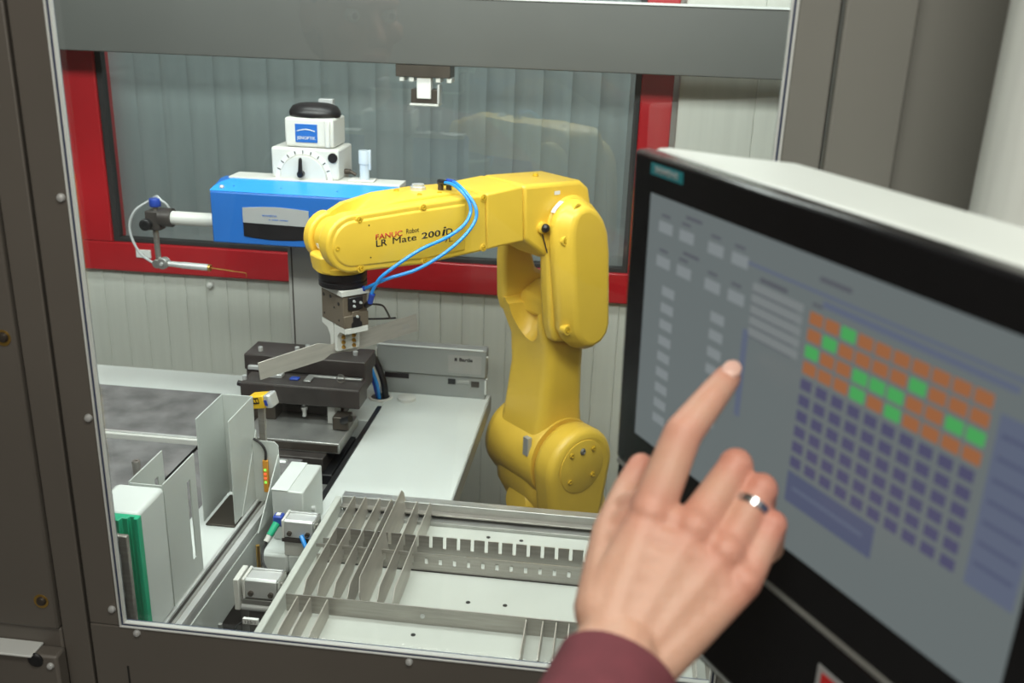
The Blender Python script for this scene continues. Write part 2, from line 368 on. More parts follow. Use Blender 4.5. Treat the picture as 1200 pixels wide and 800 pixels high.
# ================================================================== ROBOT
rb = tag(empty('robot', (-.0726,1.7174,.504), R(225)), 'yellow six axis robot arm with blue hoses, reaching left above the white worktop', 'robot')
Y_ = M['yellow']
XY = lambda y: (lambda u, v, q: Vector((u, q, v)))
def pr(name, poly, y0, y1, m=Y_, parent=rb, bevel=.004, seg=3, **k):
    b = MB(); b.prism(poly, y0, y1, lambda u, v, q: Vector((u, q, v))); return b.build(name, m, parent, bevel=bevel, seg=seg, **k)
def sbolt(p, n, parent, r=.0042, m=M['yellow_dk'], name='bolt'):
    b = MB(); b.lathe([(r*1.35,-.0005),(r*1.35,.0006),(r,.0008),(r,.0032),(r*.6,.0034),(r*.55,.0018),(.0001,.0018)], p, n, 16); return b.build(name, m, parent)
J2 = (.05, .33); ph = R(2.4); J3 = (.05+.44*math.sin(ph), .33+.44*math.cos(ph)); J5 = (.487, .798)
# base, turret
b = MB(); b.box((-.11,-.105,.0),(.11,.105,.022)); base = b.build('base_plate', Y_, rb, bevel=.006)
for sx in (-1,1):
    for sy in (-1,1): sbolt((sx*.09,sy*.085,.022), (0,0,1), base, .006, M['steel'])
b = MB(); b.loft([[Vector((x,y,z)) for x,y in rect(wx,wy,.045,5)] for z,wx,wy in ((.02,.20,.19),(.10,.185,.18),(.155,.18,.175))]); b.build('base_body', Y_, rb, bevel=.004)
b = MB(); b.lathe([(.082,.155),(.088,.165),(.088,.19),(.078,.205)], n=36); b.build('turret_ring', Y_, rb)
b = MB(); b.loft([[Vector((ox+x,oy+y,z)) for x,y in rect(wx,wy,.04,5)] for z,ox,oy,wx,wy in ((.19,.0,-.005,.15,.15),(.225,.018,-.01,.165,.155),(.262,.035,-.02,.165,.150),(.30,.045,-.025,.15,.14))]); b.build('turret', Y_, rb, bevel=.005)
b = MB(); b.lathe([(.0001,0),(.030,.001),(.040,.012),(.044,.03)], (.118,-.01,.235), (-1,0,-.15), 24); b.build('turret_bulge', Y_, rb)
# shoulder barrel along y
b = MB(); b.lathe([(.045,-.118),(.062,-.114),(.074,-.102),(.079,-.085),(.079,.036),(.077,.0405)], (J2[0],0,J2[1]), (0,1,0), 44); b.build('shoulder_barrel', Y_, rb)
def arc(c, r, a0, a1, n=12): return [(c[0]+r*math.cos(R(a0+(a1-a0)*k/n)), c[1]+r*math.sin(R(a0+(a1-a0)*k/n))) for k in range(n+1)]
cap = arc(J2, .0775, -14, 194, 22)+[(-.012,.225),(.008,.185),(.092,.185),(.112,.225)]
pr('shoulder_cap', cap, .0425, .100, bevel=.016, seg=4)
cp = [o for o in rb.children if o.name.startswith('shoulder_cap')][0]
b = MB(); b.lathe([(.052,.0),(.052,.1012),(.0505,.1018),(.0001,.1018)], (J2[0]+.004,0,J2[1]+.007), (0,1,0), 40); plate = b.build('cap_plate', Y_, cp)
for x, z in ((.082,.367),(.029,.368),(.083,.314),(.027,.314)): sbolt((x,.1016,z), (0,1,0), cp, .0042)
sbolt((.055,.1016,.368), (0,1,0), cp, .0048, M['zinc'])
b = MB()
b.box((.1205,.018,.352),(.1300,.032,.388)); b.build('maker_label', M['silver'], cp, bevel=.0005).location = (-.0022,0,-.003)
# lower arm: solid lower half, fork above
def sec(z, x0, x1, y0, y1, r): 
    cx, cy = (x0+x1)/2, (y0+y1)/2
    return [Vector((cx+x, cy+y, z)) for x, y in rect(x1-x0, y1-y0, r, 4)]
b = MB(); b.loft([sec(.335,-.012,.112,-.086,.038,.02), sec(.372,-.008,.110,-.086,.038,.02), sec(.42,-.003,.102,-.084,.038,.022), sec(.50,.000,.092,-.082,.038,.022), sec(.555,.000,.094,-.083,.038,.02), sec(.60,.004,.112,-.085,.036,.018), sec(.63,.008,.120,-.086,.030,.016)])
lb = b.build('tmp_arm', Y_, None)
c = MB(); c.ball((.112,-.012,.638), 1, 24, (.052,.040,.088)); co = c.build('tmp_cut', Y_, None)
c2 = MB(); c2.box((-.1,-.058,.618),(.2,.034,.70)); co2 = c2.build('tmp_cut2', Y_, None, bevel=.012, seg=4)
for q in (co, co2):
    md = lb.modifiers.new('cut', 'BOOLEAN'); md.operation = 'DIFFERENCE'; md.object = q; md.solver = 'EXACT'
me = evaluated_mesh(lb)
for q in (lb, co, co2): bpy.data.objects.remove(q)
me.shade_smooth(); me.set_sharp_from_angle(angle=R(38))
la = bpy.data.objects.new('lower_arm', me); COL.objects.link(la); la.parent = rb
me.materials.clear(); me.materials.append(Y_)
fp = [(.004,.60),(.112,.60),(.121,.63),(.124,.70),(.122,.735)]+arc((J3[0]+.002,J3[1]), .056, -5, 185, 16)+[(.024,.748),(.050,.738),(.055,.70),(.046,.674),(.008,.655)]
pr('fork_plate', fp, -.086, -.060, bevel=.008)
fn_ = [(.006,.56),(.100,.575),(.112,.61),(.120,.68),(.124,.74)]+arc((J3[0]+.006,J3[1]+.012), .051, 0, 180, 14)+[(.016,.74),(.006,.62)]
pr('fork_plate', fn_, .034, .062, bevel=.008)
pr('fork_bridge', [(.010,.600),(.085,.600),(.085,.636),(.05,.655),(.010,.656)], -.062, .040, bevel=.008)
cv = [(.128,.785),(.120,.808),(.106,.822),(.0887,.829),(.0700,.828),(.0480,.818),(.0300,.800),(.0180,.775),(.0095,.740),(-.0018,.600),(.0035,.580),(.0190,.564),(.0440,.557),(.0700,.565),(.0897,.5825),(.1047,.605),(.1153,.678),(.1247,.745)]
cvi = [(.106,.780),(.102,.802),(.093,.813),(.0800,.817),(.0680,.815),(.0520,.806),(.0370,.790),(.0270,.770),(.0200,.735),(.0085,.605),(.0125,.588),(.0250,.575),(.0440,.569),(.0600,.575),(.0740,.588),(.0850,.607),(.0950,.678),(.1030,.745)]
b = MB(); b.loft([[Vector((x,y,z)) for x,z in q] for y,q in ((.060,cv),(.078,cv),(.1005,cvi))]); ec = b.build('elbow_cover', Y_, rb, bevel=.006, seg=3)
for x, z in ((.090,.817),(.112,.765),(.098,.606)):
    b = MB(); b.lathe([(.0088,.078),(.0088,.0915),(.006,.0917),(.0055,.089),(.0001,.089)], (x,0,z), (0,1,0), 20); o = b.build('bolt_boss', Y_, ec)
    sbolt((x,.089,z), (0,1,0), ec, .0045)
# elbow block and forearm
el = [(.179,.8575),(.0532,.8545),(.0330,.840),(.0240,.805),(.0240,.745),(.036,.722),(.065,.713),(.100,.718),(.128,.734),(.172,.7655)]
pr('elbow_block', el, -.058, .055, bevel=.007)
sbolt((.10,-.01,.8568), (0,0,1), rb, .004)
pr('forearm_link', [(.2535,.8512),(.1795,.8572),(.1725,.7645),(.2297,.7615),(.2490,.7597)], -.056, .0555, bevel=.004)
fa = [(.2545,.8512),(.33,.8528),(.40,.850),(.455,.840),(.480,.828),(.480,.775),(.45,.760),(.3705,.7535),(.2485,.7597)]
b = MB()
b.prism(fa, -.052, .030, lambda u, v, q: Vector((u, q, v)))
fh = b.build('tmp_fore', Y_, None, bevel=.004)
c = MB(); c.lathe([(.046,-.036),(.046,.019)], (J5[0],0,J5[1]), (0,1,0), 32); q1 = c.build('tmp_cut', Y_, None)
c = MB(); c.prism([(.375,.90),(.395,.852),(.432,.826),(.52,.79),(.52,.90)], -.036, .019, lambda u, v, q: Vector((u, q, v))); q2 = c.build('tmp_cut2', Y_, None, bevel=.006)
for q in (q1, q2):
    md = fh.modifiers.new('cut', 'BOOLEAN'); md.operation = 'DIFFERENCE'; md.object = q; md.solver = 'EXACT'
me = evaluated_mesh(fh)
for q in (fh, q1, q2): bpy.data.objects.remove(q)
me.materials.clear(); me.materials.append(Y_); me.shade_smooth(); me.set_sharp_from_angle(angle=R(38))
fo = bpy.data.objects.new('forearm', me); COL.objects.link(fo); fo.parent = rb
pr('fork_cheek', [(.40,.845),(.44,.835),(.462,.823)]+arc((.474,.790), .0405, 80, -110, 16)+[(.44,.763),(.40,.768)], -.058, -.037, bevel=.004, parent=fo)
cvo = [(.2555,.8505),(.4022,.8468),(.475,.8440)]+arc((J5[0]+.004,J5[1]+.003), .0430, 88, -92, 14)+[(.470,.7575),(.3705,.7535),(.2490,.7600)]
fc = pr('forearm_cover', cvo, .030, .0565, bevel=.004)
def inset(p, d):
    n = len(p); out = []; cx = sum(x for x, _ in p)/n; A = sum(p[i][0]*p[(i+1)%n][1]-p[(i+1)%n][0]*p[i][1] for i in range(n)); s = 1 if A > 0 else -1
    for i in range(n):
        a, b_, c_ = Vector(p[i-1]), Vector(p[i]), Vector(p[(i+1)%n])
        n1 = Vector((-(b_-a).y, (b_-a).x)).normalized()*s; n2 = Vector((-(c_-b_).y, (c_-b_).x)).normalized()*s
        m = (n1+n2).normalized(); out.append(tuple(b_+m*d/max(.4, m.dot(n1))))
    return out
cvo2 = [(.285,.8490),(.4022,.8468),(.475,.8440)]+arc((J5[0]+.004,J5[1]+.003), .0430, 88, -92, 14)+[(.470,.7575),(.3705,.7535),(.285,.7575)]
b = MB(); pi = inset(cvo2, .0115); po = inset(cvo2, .0085)
b.loft([[Vector((x,y,z)) for x,z in q] for y,q in ((.055,po),(.0565,po),(.0590,pi))]); b.build('cover_panel', Y_, fc, bevel=.0015)
for x, z in ((.4814,.8345),(.5180,.798),(.4802,.7632),(.3722,.8415),(.369,.7600),(.2600,.8455),(.2580,.7655)):
    b = MB(); b.lathe([(.0062,.050),(.0062,.0582),(.0045,.0584),(.0042,.0565),(.0001,.0565)], (x,0,z), (0,1,0), 18); b.build('bolt_boss', Y_, fc)
    sbolt((x,.0565,z), (0,1,0), fc, .0034)
for x, z in ((.4665,.826),(.4645,.778)): b = MB(); b.lathe([(.0012,0),(.0012,.0004),(.0001,.0004)], (x,.059,z), (0,1,0), 8); b.build('screw_hole', M['black'], fc)
LT = lambda x, z: fr((x,.0591,z), (-1,0,.02), (0.0,0,1), (0,1,0))
text('FANUC', .0455, .0082, M['red_ink'], fc, LT(.4558,.8030), bold=.012)
text('Robot', .0225, .0074, M['black_ink'], fc, LT(.4035,.8058))
text('LR', .0185, .0098, M['black_ink'], fc, LT(.4552,.7925), bold=.012)
text('Mate', .0415, .0098, M['black_ink'], fc, LT(.4270,.7933))
text('200', .0340, .0098, M['black_ink'], fc, LT(.3760,.7945), bold=.012)
text('i', .0050, .0135, M['black_ink'], fc, fr((.3395,.0591,.7950), (-1,0,.02), (-.25,0,1), (0,1,0)))
text('D', .0120, .0098, M['black_ink'], fc, LT(.3315,.7955), bold=.012)
text('7L', .0145, .0068, M['black_ink'], fc, LT(.3340,.7838))
# air ports on the forearm
b = MB(); b.lathe([(.0125,0),(.0125,.006),(.010,.007),(.010,.010),(.0001,.010)], (.333,-.018,.8515), (0,0,1), 8); b.build('air_port_cap', M['alu'], fo)
for x, y in ((.302,.0),(.289,.004)):
    b = MB(); b.lathe([(.0045,0),(.0045,.010),(.0055,.0105),(.0055,.014),(.0001,.014)], (x,y,.851), (0,0,1), 14); o = b.build('elbow_fitting', M['darkbrown'], fo)
    b = MB(); b.cyl((x,y-.004,.8645),(x-.001,y+.012,.8655),.0048,.0044,14); b.build('fitting_collar', M['hosefit'] if x < .3 else M['black'], o)
for x, y in ((.365,-.030),(.352,.016),(.318,.020),(.272,-.012)): sbolt((x,y,.8515), (0,0,1), fo, .0036)
h1 = [(.302,.010,.8655),(.3022,.03,.8665),(.3029,.055,.8610),(.2990,.072,.8470),(.3005,.079,.8300),(.3165,.082,.8120),(.3475,.082,.7975),(.3925,.081,.7850),(.4300,.073,.7640),(.4508,.062,.7453),(.4573,.052,.7260),(.4585,.047,.7130)]
h2 = [(.288,.014,.8660),(.2985,.04,.8680),(.2990,.068,.8570),(.2945,.084,.8390),(.2985,.089,.8200),(.3200,.089,.7970),(.3580,.088,.7740),(.3990,.080,.7550),(.4360,.066,.7446),(.4520,.050,.7337),(.4610,.035,.7243)]
for h in (h1, h2): b = MB(); b.tube(h, .0027, 10, 6); b.build('air_hose', M['hose'], rb, smooth=80)
b = MB(); b.cyl((.4578,.050,.7190),(.4590,.045,.7040),.0046,.0042,12); o = b.build('hose_fitting', M['hosefit'], rb)
b = MB(); b.cyl((.4590,.045,.7040),(.4615,.037,.698),.0048,.0044,12); b.build('fitting_elbow', M['black'], o)
b = MB(); b.tube([(.461,.035,.7243),(.470,.028,.722),(.476,.022,.728)], .0045, 10); b.build('hose_fitting', M['hosefit'], rb)
# elbow details: cable gland ball, labels
b = MB(); b.lathe([(.010,-.004),(.010,.006),(.006,.008)], (.137,.055,.784), (0,1,0), 20); o = b.build('stopper_seat', Y_, rb)
b = MB(); b.ball((.136,.064,.784), .0078, 16); b.build('stopper_ball', M['black'], o)
b = MB(); b.tube([(.137,.056,.780),(.134,.058,.765),(.126,.060,.74)], .0012, 6); b.build('thin_wire', M['cable'], rb)
def strip(c, r, y0, y1, a0, a1, name, m, parent, n=8):
    b = MB(); b.rings([[Vector((c[0]+rr*math.cos(R(a0+(a1-a0)*k/n)), y, c[1]+rr*math.sin(R(a0+(a1-a0)*k/n)))) for y, rr in ((y0,r),(y1,r),(y1,r+.0006),(y0,r+.0006))] for k in range(n+1)]); return b.build(name, m, parent)
strip((.076,.777), .0545, .058, .068, 62, 35, 'scale_label', M['labelwhite'], rb)
b = MB(); b.box((.1005,.0555,.836),(.1125,.0562,.842)); b.build('axis_label', M['labelwhite'], rb, bevel=0)
# wrist
b = MB(); b.lathe([(.0290,-.0365),(.0315,-.034),(.0315,-.008),(.0295,-.0065),(.0295,-.004),(.0355,-.002),(.0365,.0295)], (.476,0,.792), (0,1,0), 40); wr = b.build('wrist_hub', Y_, rb)
b = MB(); b.lathe([(.0300,-.0068),(.0313,-.0066),(.0313,-.0040),(.0300,-.0038)], (.476,0,.792), (0,1,0), 40); b.build('dark_gap_ring', M['black'], wr)  # black ring painted in as the dark gap between hub sections
strip((.476,.792), .0360, .004, .014, 82, 40, 'hub_label', M['labelwhite'], wr)
strip((.476,.792), .0360, .008, .016, -8, -25, 'hub_label', M['labelwhite'], wr)
strip((.476,.792),   .0316, -.028, -.021, -10, -25, 'hub_label', M['labelwhite'], wr)
b = MB(); b.loft([sec(.775,.452,.522,-.034,.018,.015), sec(.757,.449,.519,-.034,.022,.016), sec(.7475,.447,.517,-.034,.026,.016)]); b.build('wrist_neck', Y_, wr, bevel=.004)
b = MB(); b.lathe([(.0365,.7475),(.0385,.749),(.0385,.756),(.030,.760)], (.480,-.002,0), (0,0,1), 36); b.build('wrist_flange', Y_, wr)
for t in (20, 110, 200, 290): sbolt((.480+.034*math.cos(R(t)),-.002+.034*math.sin(R(t)),.756), (0,0,1), wr, .003, M['darkbrown'])
# gripper (in the wrist frame)
gp = part('gripper', M['black'], rb, lambda b: b.lathe([(.0365,.7475),(.0365,.738),(.0345,.737),(.0345,.734),(.0365,.733),(.0365,.7265),(.0325,.7255)], (.479,0,0), (0,0,1), 36))
GX = .478
b = MB(); b.box((GX-.0235,-.0365,.7165),(GX+.0235,.0365,.7255)); b.build('adapter_plate', M['whitebox'], gp, bevel=.001)
b = MB(); b.box((GX-.0205,-.0340,.6670),(GX+.0205,.0340,.7165)); gb = b.build('gripper_body', M['gripbrown'], gp, bevel=.0012)
for y, z in ((-.026,.706),(.020,.702),(.006,.693),(.020,.676),(-.026,.676),(-.005,.708)): b = MB(); b.lathe([(.0030 if z > .7 else .0018,0),(.0030 if z > .7 else .0018,.0004),(.0001,.0004)], (GX+.0205,y,z), (1,0,0), 12); b.build('port_hole', M['black'], gp)
b = MB(); b.box((GX-.012,.034,.694),(GX+.013,.0375,.7145)); b.build('sensor_block', M['black'], gp, bevel=.0015)
for x, z in ((GX+.004,.708),(GX+.004,.7005),(GX-.007,.7045),(GX-.001,.6835)): sbolt((x,.0376,z), (0,1,0), gp, .0016, M['alu'])
b = MB(); b.prism([(-.0205,.667),(-.0205,.689),(-.0075,.689),(-.0065,.692),(.0065,.692),(.0075,.686),(.0205,.686),(.0205,.667)], .034, .0372, lambda u, v, q: Vector((GX+u,q,v))); b.build('jaw_guide', M['gripbrown'], gp, bevel=.0008)
b = MB(); b.prism([(-.009,.667),(-.009,.674),(-.006,.676),(-.006,.684),(.006,.684),(.006,.676),(.009,.674),(.009,.667)], .0372, .0382, lambda u, v, q: Vector((GX+u,q,v))); b.build('jaw_slide', M['black'], gp, bevel=.0004)
# near and far fingers clamp the sheet in the plane y=0
b = MB(); b.prism([(.0020,.6230),(.0020,.6665),(.0375,.6665),(.0375,.6575),(.020,.6570),(.0105,.6480),(.0105,.6230)], GX-.0195, GX+.0195, lambda u, v, q: Vector((q,u,v))); fg = b.build('gripper_finger', M['whitebox'], gp, bevel=.0008)
for x in (-.009,.009):
    for k in range(3): sbolt((GX+x,.0105,.6445-.0080*k), (0,1,0), gp, .0024, M['brass'], 'brass_screw')
b = MB(); b.prism([(-.0020,.6230),(-.0020,.6665),(-.0375,.6665),(-.0375,.6575),(-.020,.6540),(-.0115,.6430),(-.0105,.6230)], GX-.0195, GX+.0195, lambda u, v, q: Vector((q,u,v))); b.build('gripper_finger', M['whitebox'], gp, bevel=.0008)
b = MB(); b.tube([(.452,.030,.697),(.425,.02,.688),(.405,0,.672),(.385,-.02,.648)], .0016, 8); b.build('sensor_cable', M['cable'], rb)
b = MB(); b.tube([(.456,-.02,.660),(.43,-.02,.655),(.40,-.02,.650),(.375,-.02,.647)], .0016, 8); b.build('sensor_cable', M['cable'], rb)

# ---- sheet blades: narrow neck near one end, as held by the gripper
BL = [(0,0),(0,.0275),(.098,.0300),(.108,.0265),(.118,.0225),(.136,.0225),(.150,.0300),(.276,.0300),(.276,0),(.150,.0005),(.140,.004),(.118,.0065),(.104,.0005)]
def blade(name='steel_strip', L=.276, t=.0014, hs=1., poly=None):
    k = L/.276; b = MB(); b.prism([(u*k, v*hs) for u, v in (poly or BL)], -t/2, t/2, lambda u, v, q: Vector((u,q,v))); return b.build(name, M['blade'], None, bevel=.0003, seg=1, smooth=0)
hb = tag(blade(), 'steel sheet blade clamped in the gripper fingers of the robot', 'blade')
# gripper frame -> world, blade plane contains the arm direction, tilted 4.5 degrees
gdir = Vector((.7071,.7071,0)); o0 = Vector((-.0726,1.7174,.504))+Vector((-.7071,-.7071,0))*(GX+.142)+Vector((0,0,.600))
tl = R(5.2); ux = gdir*math.cos(tl)+Vector((0,0,1))*math.sin(tl); uz = Vector((0,0,1))*math.cos(tl)-gdir*math.sin(tl)
hb.matrix_world = fr(o0, ux, uz.cross(ux), uz)
text('20', .012, .008, M['silver'], hb, fr((.248,-.00072,.010), (1,0,0), (0,0,1), (0,-1,0)), 'stamped_mark', .0001)

pd = tag(box('robot_pedestal', (-.1926,1.5974,.5), (.0474,1.8374,.504), M['darkmetal'], bevel=.001), 'dark steel mounting plate under the yellow robot base', 'plate')

# ================================================================== WORKTOP
wt = tag(empty('worktop', (0,0,0)), 'white machine worktop with a slot for the measuring stage and felt mats', 'worktop')
W_ = M['white']
slab = box('table_top', (-.430,1.140,.870), (-.2335,1.772,.900), W_, wt, bevel=.002)
box('table_strip', (-1.45,1.676,.870), (-.4305,1.774,.900), W_, wt, bevel=.002)
box('front_corner', (-.470,1.140,.870), (-.4305,1.275,.8998), W_, wt, bevel=.004)
box('felt_mat', (-1.45,1.466,.870), (-.7,1.6755,.9), M['granite'], wt, bevel=.001)
box('felt_mat', (-1.45,1.10,.870), (-.595,1.450,.9), M['granite'], wt, bevel=.001)
box('felt_strip', (-.5948,1.302,.870), (-.505,1.450,.9), M['granite'], wt, bevel=.001)
box('divider_bar', (-1.45,1.4505,.872), (-.595,1.4655,.909), M['whitebox'], wt, bevel=.0015)
box('divider_lip', (-1.45,1.4555,.909), (-.595,1.4605,.9115), M['alu'], wt, bevel=.0005)
box('slot_floor', (-.6995,1.28,.845), (-.4385,1.675,.858), M['dark'], wt, bevel=.001)
box('slot_edge', (-.4385,1.28,.86), (-.4303,1.675,.9003), M['black'], wt, bevel=.0005)
box('slot_edge', (-.6995,1.28,.86), (-.692,1.45,.9), M['black'], wt, bevel=.0005)
box('slot_insert', (-.520,1.605,.860), (-.4387,1.6755,.8995), W_, wt, bevel=.001)
box('table_body', (-1.44,1.20,.5), (-.30,1.765,.845), M['column'], wt, bevel=.003)
box('table_edge', (-.2335,1.142,.868), (-.2315,1.77,.8985), M['trunk'], wt, bevel=.0005)
# grommet with cables, lid
gr = tag(empty('cable_grommet', (-.443,1.716,.9)), 'white cable grommet in the worktop, blue and black leads rising from it', 'grommet')
part('grommet_ring', M['whitebox'], gr, lambda b: b.rings([[Vector((r*math.cos(2*math.pi*k/32), r*math.sin(2*math.pi*k/32), z)) for r, z in ((.0185,.0003),(.0185,.003),(.0225,.003),(.0235,.0003))] for k in range(32)], closed=True))
part('grommet_hole', M['black'], gr, lambda b: b.cyl((0,0,.0004),(0,0,.0012),.0187,n=28))
part('cable_sleeve', M['black'], gr, lambda b: b.tube([(.010,0,.001),(.006,.004,.03),(-.006,.010,.06),(-.02,.014,.085)], .0065))
part('blue_cable', M['hose'], gr, lambda b: b.tube([(.0,-.008,.001),(-.005,-.006,.03),(-.014,-.004,.055),(-.024,0,.08)], .0035))
part('blue_cable', M['hosefit'], gr, lambda b: b.tube([(-.004,-.006,.001),(-.012,-.004,.03),(-.020,-.002,.06),(-.03,0,.078)], .003))
part('grey_cable', M['greycable'], gr, lambda b: b.tube([(.006,.010,.001),(.004,.012,.03),(.002,.015,.05)], .003))
tag(part('grommet_lid', M['whitebox'], None, lambda b: b.lathe([(.0175,0),(.018,.001),(.018,.0055),(.0165,.0065),(.0001,.0068)], (-.391,1.716,.9), (0,0,1), 32)), 'small round white lid lying on the worktop beside the cable grommet', 'lid')
# rear trunking box
tb = tag(empty('trunking_box', (0,0,0)), 'low grey metal trunking box with maker sticker along the rear edge of the worktop', 'box')
box('upper_cover', (-.456,1.742,.9445), (-.239,1.772,1.002), M['trunk'], tb, bevel=.003)
box('lower_body', (-.449,1.746,.9003), (-.241,1.772,.944), M['trunk'], tb, bevel=.001)
box('top_edge', (-.454,1.7405,1.0005), (-.246,1.744,1.0035), M['gasketw'], tb, bevel=.0008)
box('cable_slot', (-.444,1.7452,.932), (-.393,1.748,.9425), M['black'], tb, bevel=.0005)
box('cable_slot', (-.315,1.7452,.927), (-.300,1.748,.9385), M['black'], tb, bevel=.0005)
box('latch', (-.297,1.7445,.930), (-.272,1.748,.937), M['zinc'], tb, bevel=.0005)
box('cable_slot', (-.269,1.7452,.924), (-.253,1.748,.936), M['dark'], tb, bevel=.0005)
box('side_tab', (-.2418,1.741,.912), (-.238,1.745,.940), M['gasketw'], tb, bevel=.0005)
for x, z in ((-.4565,.993),(-.4575,.975),(-.2375,.990),(-.2375,.944)): part('rivet', M['gasketw'], tb, lambda b: b.ball((x,1.742,z), .0022, 10))
st = box('maker_sticker', (-.314,1.7412,.953), (-.249,1.742,.990), M['sticker'], tb, bevel=0)
box('sticker_mark', (-.3015,1.7408,.978), (-.2965,1.7413,.9845), M['black_ink'], st, bevel=0)
text('Bartle', .026, .0075, M['black_ink'], st, XZ((-.292,1.7411,.9775)), bold=.03)
for k in range(3): text('- - --- -', .022, .0012, M['zinc'], st, XZ((-.311,1.7411,.9690-.005*k)), 'fine_print')

# ================================================================== ROUGHNESS TESTER
rt = tag(empty('roughness_tester', (-.56,1.70,.9)), 'blue and white surface measuring drive on a grey column behind the robot gripper', 'measuring machine')
rt.location = (0,0,0)
box('column', (-.609,1.690,.9003), (-.508,1.760,1.34), M['column'], rt, bevel=.002)
box('column_groove', (-.602,1.6885,.9), (-.600,1.692,1.3), M['dark'], rt, bevel=0)
# blue drive unit
b = MB(); b.prism([(1.600,1.2225),(1.600,1.3125),(1.604,1.3155),(1.650,1.3285),(1.672,1.3285),(1.672,1.2225)], -.711, -.3865, lambda u, v, q: Vector((q,u,v))); du = b.build('drive_unit', [M['blue'], M['bluetop']], rt, bevel=.0025)
b = MB(); b.prism([(-.7115,1.6015),(-.7105,1.618),(-.703,1.636),(-.690,1.6495),(-.3860,1.6495),(-.3860,1.6015)], 0, .0012, lambda u, v, q: Vector((u,v,1.3138+(v-1.601)*.28+q))); b.build('top_cover', M['bluetop'], du, bevel=.0005)
for x in (-.693,-.413):
    b = MB(); b.lathe([(.0042,0),(.0042,.003),(.003,.0045),(.0001,.0046)], (x,1.612,1.318), (0,0,1), 14); b.build('bolt', M['alu'], du)
for x in (-.700,-.675,-.59,-.49): b = MB(); b.lathe([(.0018,0),(.0018,.0007),(.0001,.0007)], (x,1.622,1.3205), (0,0,1), 8); b.build('screw', M['blue'], du)
lab = MB(); n = 14
top = [(-.653+.118*k/n, 1.2880+.0035*math.sin(math.pi*k/n)) for k in range(n+1)]
lab.prism([(-.653,1.2620),(-.535,1.2600)]+top[::-1], 1.5985, 1.6005, lambda u, v, q: Vector((u,q,v))); lo = lab.build('name_plate', M['silver'], du, bevel=0)
lab = MB(); bot = [(-.653+.118*k/n, 1.2375-.0040*math.sin(math.pi*k/n)) for k in range(n+1)]
lab.prism([(-.653,1.2615),(-.653,1.2375)]+bot[1:]+[(-.535,1.2595)], 1.5985, 1.6004, lambda u, v, q: Vector((u,q,v))); lab.build('name_plate', M['black'], du, bevel=0)
text('waveline', .026, .0042, M['blue'], du, XZ((-.618,1.5984,1.2745)))
text('- ---- -----', .034, .0016, M['blue'], du, XZ((-.606,1.5984,1.2685)), 'fine_print')
# white carriage plate and tilt head
box('carriage_plate', (-.696,1.6505,1.3225), (-.3865,1.700,1.3315), M['whitebox'], rt, bevel=.001)
box('plate_end', (-.3990,1.6495,1.3245), (-.3920,1.652,1.3285), M['darkmetal'], rt, bevel=0)
hd = box('tilt_head', (-.6200,1.662,1.3315), (-.4985,1.750,1.3855), M['whitebox'], rt, bevel=.004, seg=3)
def dial(r0, r1, y, nm, m):
    b = MB(); nn = 24; c = (-.5615, 1.3315)
    b.prism([(c[0]+r1*math.cos(math.pi*k/nn), c[1]+r1*math.sin(math.pi*k/nn)) for k in range(nn+1)]+([(c[0]+r0*math.cos(math.pi*k/nn), c[1]+r0*math.sin(math.pi*k/nn)) for k in range(nn,-1,-1)] if r0 else []), y, 1.6635, lambda u, v, q: Vector((u,q,v))); return b.build(nm, m, hd, bevel=.0004)
dial(.0430, .0520, 1.6605, 'dial_ring', M['labelwhite']); dial(0, .0415, 1.6565, 'dial_face', M['whitebox'])
for k in range(9):
    t = R(20+17.5*k); c = Vector((-.5615+.0475*math.cos(t),1.6603,1.3315+.0475*math.sin(t)))
    b = MB(); b.box((-.0008,-.0003,-.003),(.0008,.0003,.003), Matrix.Translation(c) @ Matrix.Rotation(math.pi/2-t, 4, 'Y')); b.build('dial_mark', M['black_ink'], hd)
b = MB(); b.cyl((-.5635,1.6565,1.3420),(-.5635,1.646,1.3420),.0058,n=16); lv = b.build('lever_hub', M['black'], rt)
b = MB(); b.cone((-.5635,1.648,1.3420),(-.5625,1.648,1.3680),.0042,.0030); b.build('lever', M['black'], lv)
b = MB(); b.lathe([(.0085,0),(.0085,.003),(.0001,.003)], (-.5080,1.662,1.371), (0,-1,0), 20); b.build('black_button', M['black'], rt)
b = MB(); b.cyl((-.4985,1.700,1.342),(-.488,1.700,1.342),.005,n=14); b.cyl((-.488,1.700,1.342),(-.478,1.700,1.337),.003,n=10); b.build('side_knob', M['darkbrown'], rt)
mh = box('motor_housing', (-.5955,1.668,1.3865), (-.5080,1.742,1.4365), M['whitebox'], rt, bevel=.004, seg=3)
box('housing_corner', (-.5225,1.664,1.387), (-.5135,1.669,1.435), M['whitebox'], mh, bevel=.002)
b = MB(); nn = 12
b.loft([[Vector((-.5510+.0465*sx*math.cos(2*math.pi*k/28), 1.705+.036*sx*math.sin(2*math.pi*k/28), z)) for k in range(28)] for sx, z in ((.96,1.4365),(1,1.440),(.98,1.446),(.86,1.454),(.6,1.4585),(.2,1.460))]); b.build('motor_cap', M['black'], rt)
box('cap_clip', (-.552,1.728,1.452), (-.526,1.742,1.464), M['silver'], rt, bevel=.001)
lg = box('logo_plate', (-.5760,1.6665,1.3950), (-.5365,1.6685,1.4265), M['blue'], mh, bevel=.0003)
b = MB(); b.prism([(-.5725+.0325*k/12, 1.4150+.0035*math.sin(math.pi*k/12)) for k in range(13)]+[(-.5725+.0325*k/12, 1.4138+.0030*math.sin(math.pi*k/12)) for k in range(12,-1,-1)], 1.6660, 1.6666, lambda u, v, q: Vector((u,q,v))); b.build('logo_arc', M['labelwhite'], mh, bevel=0)
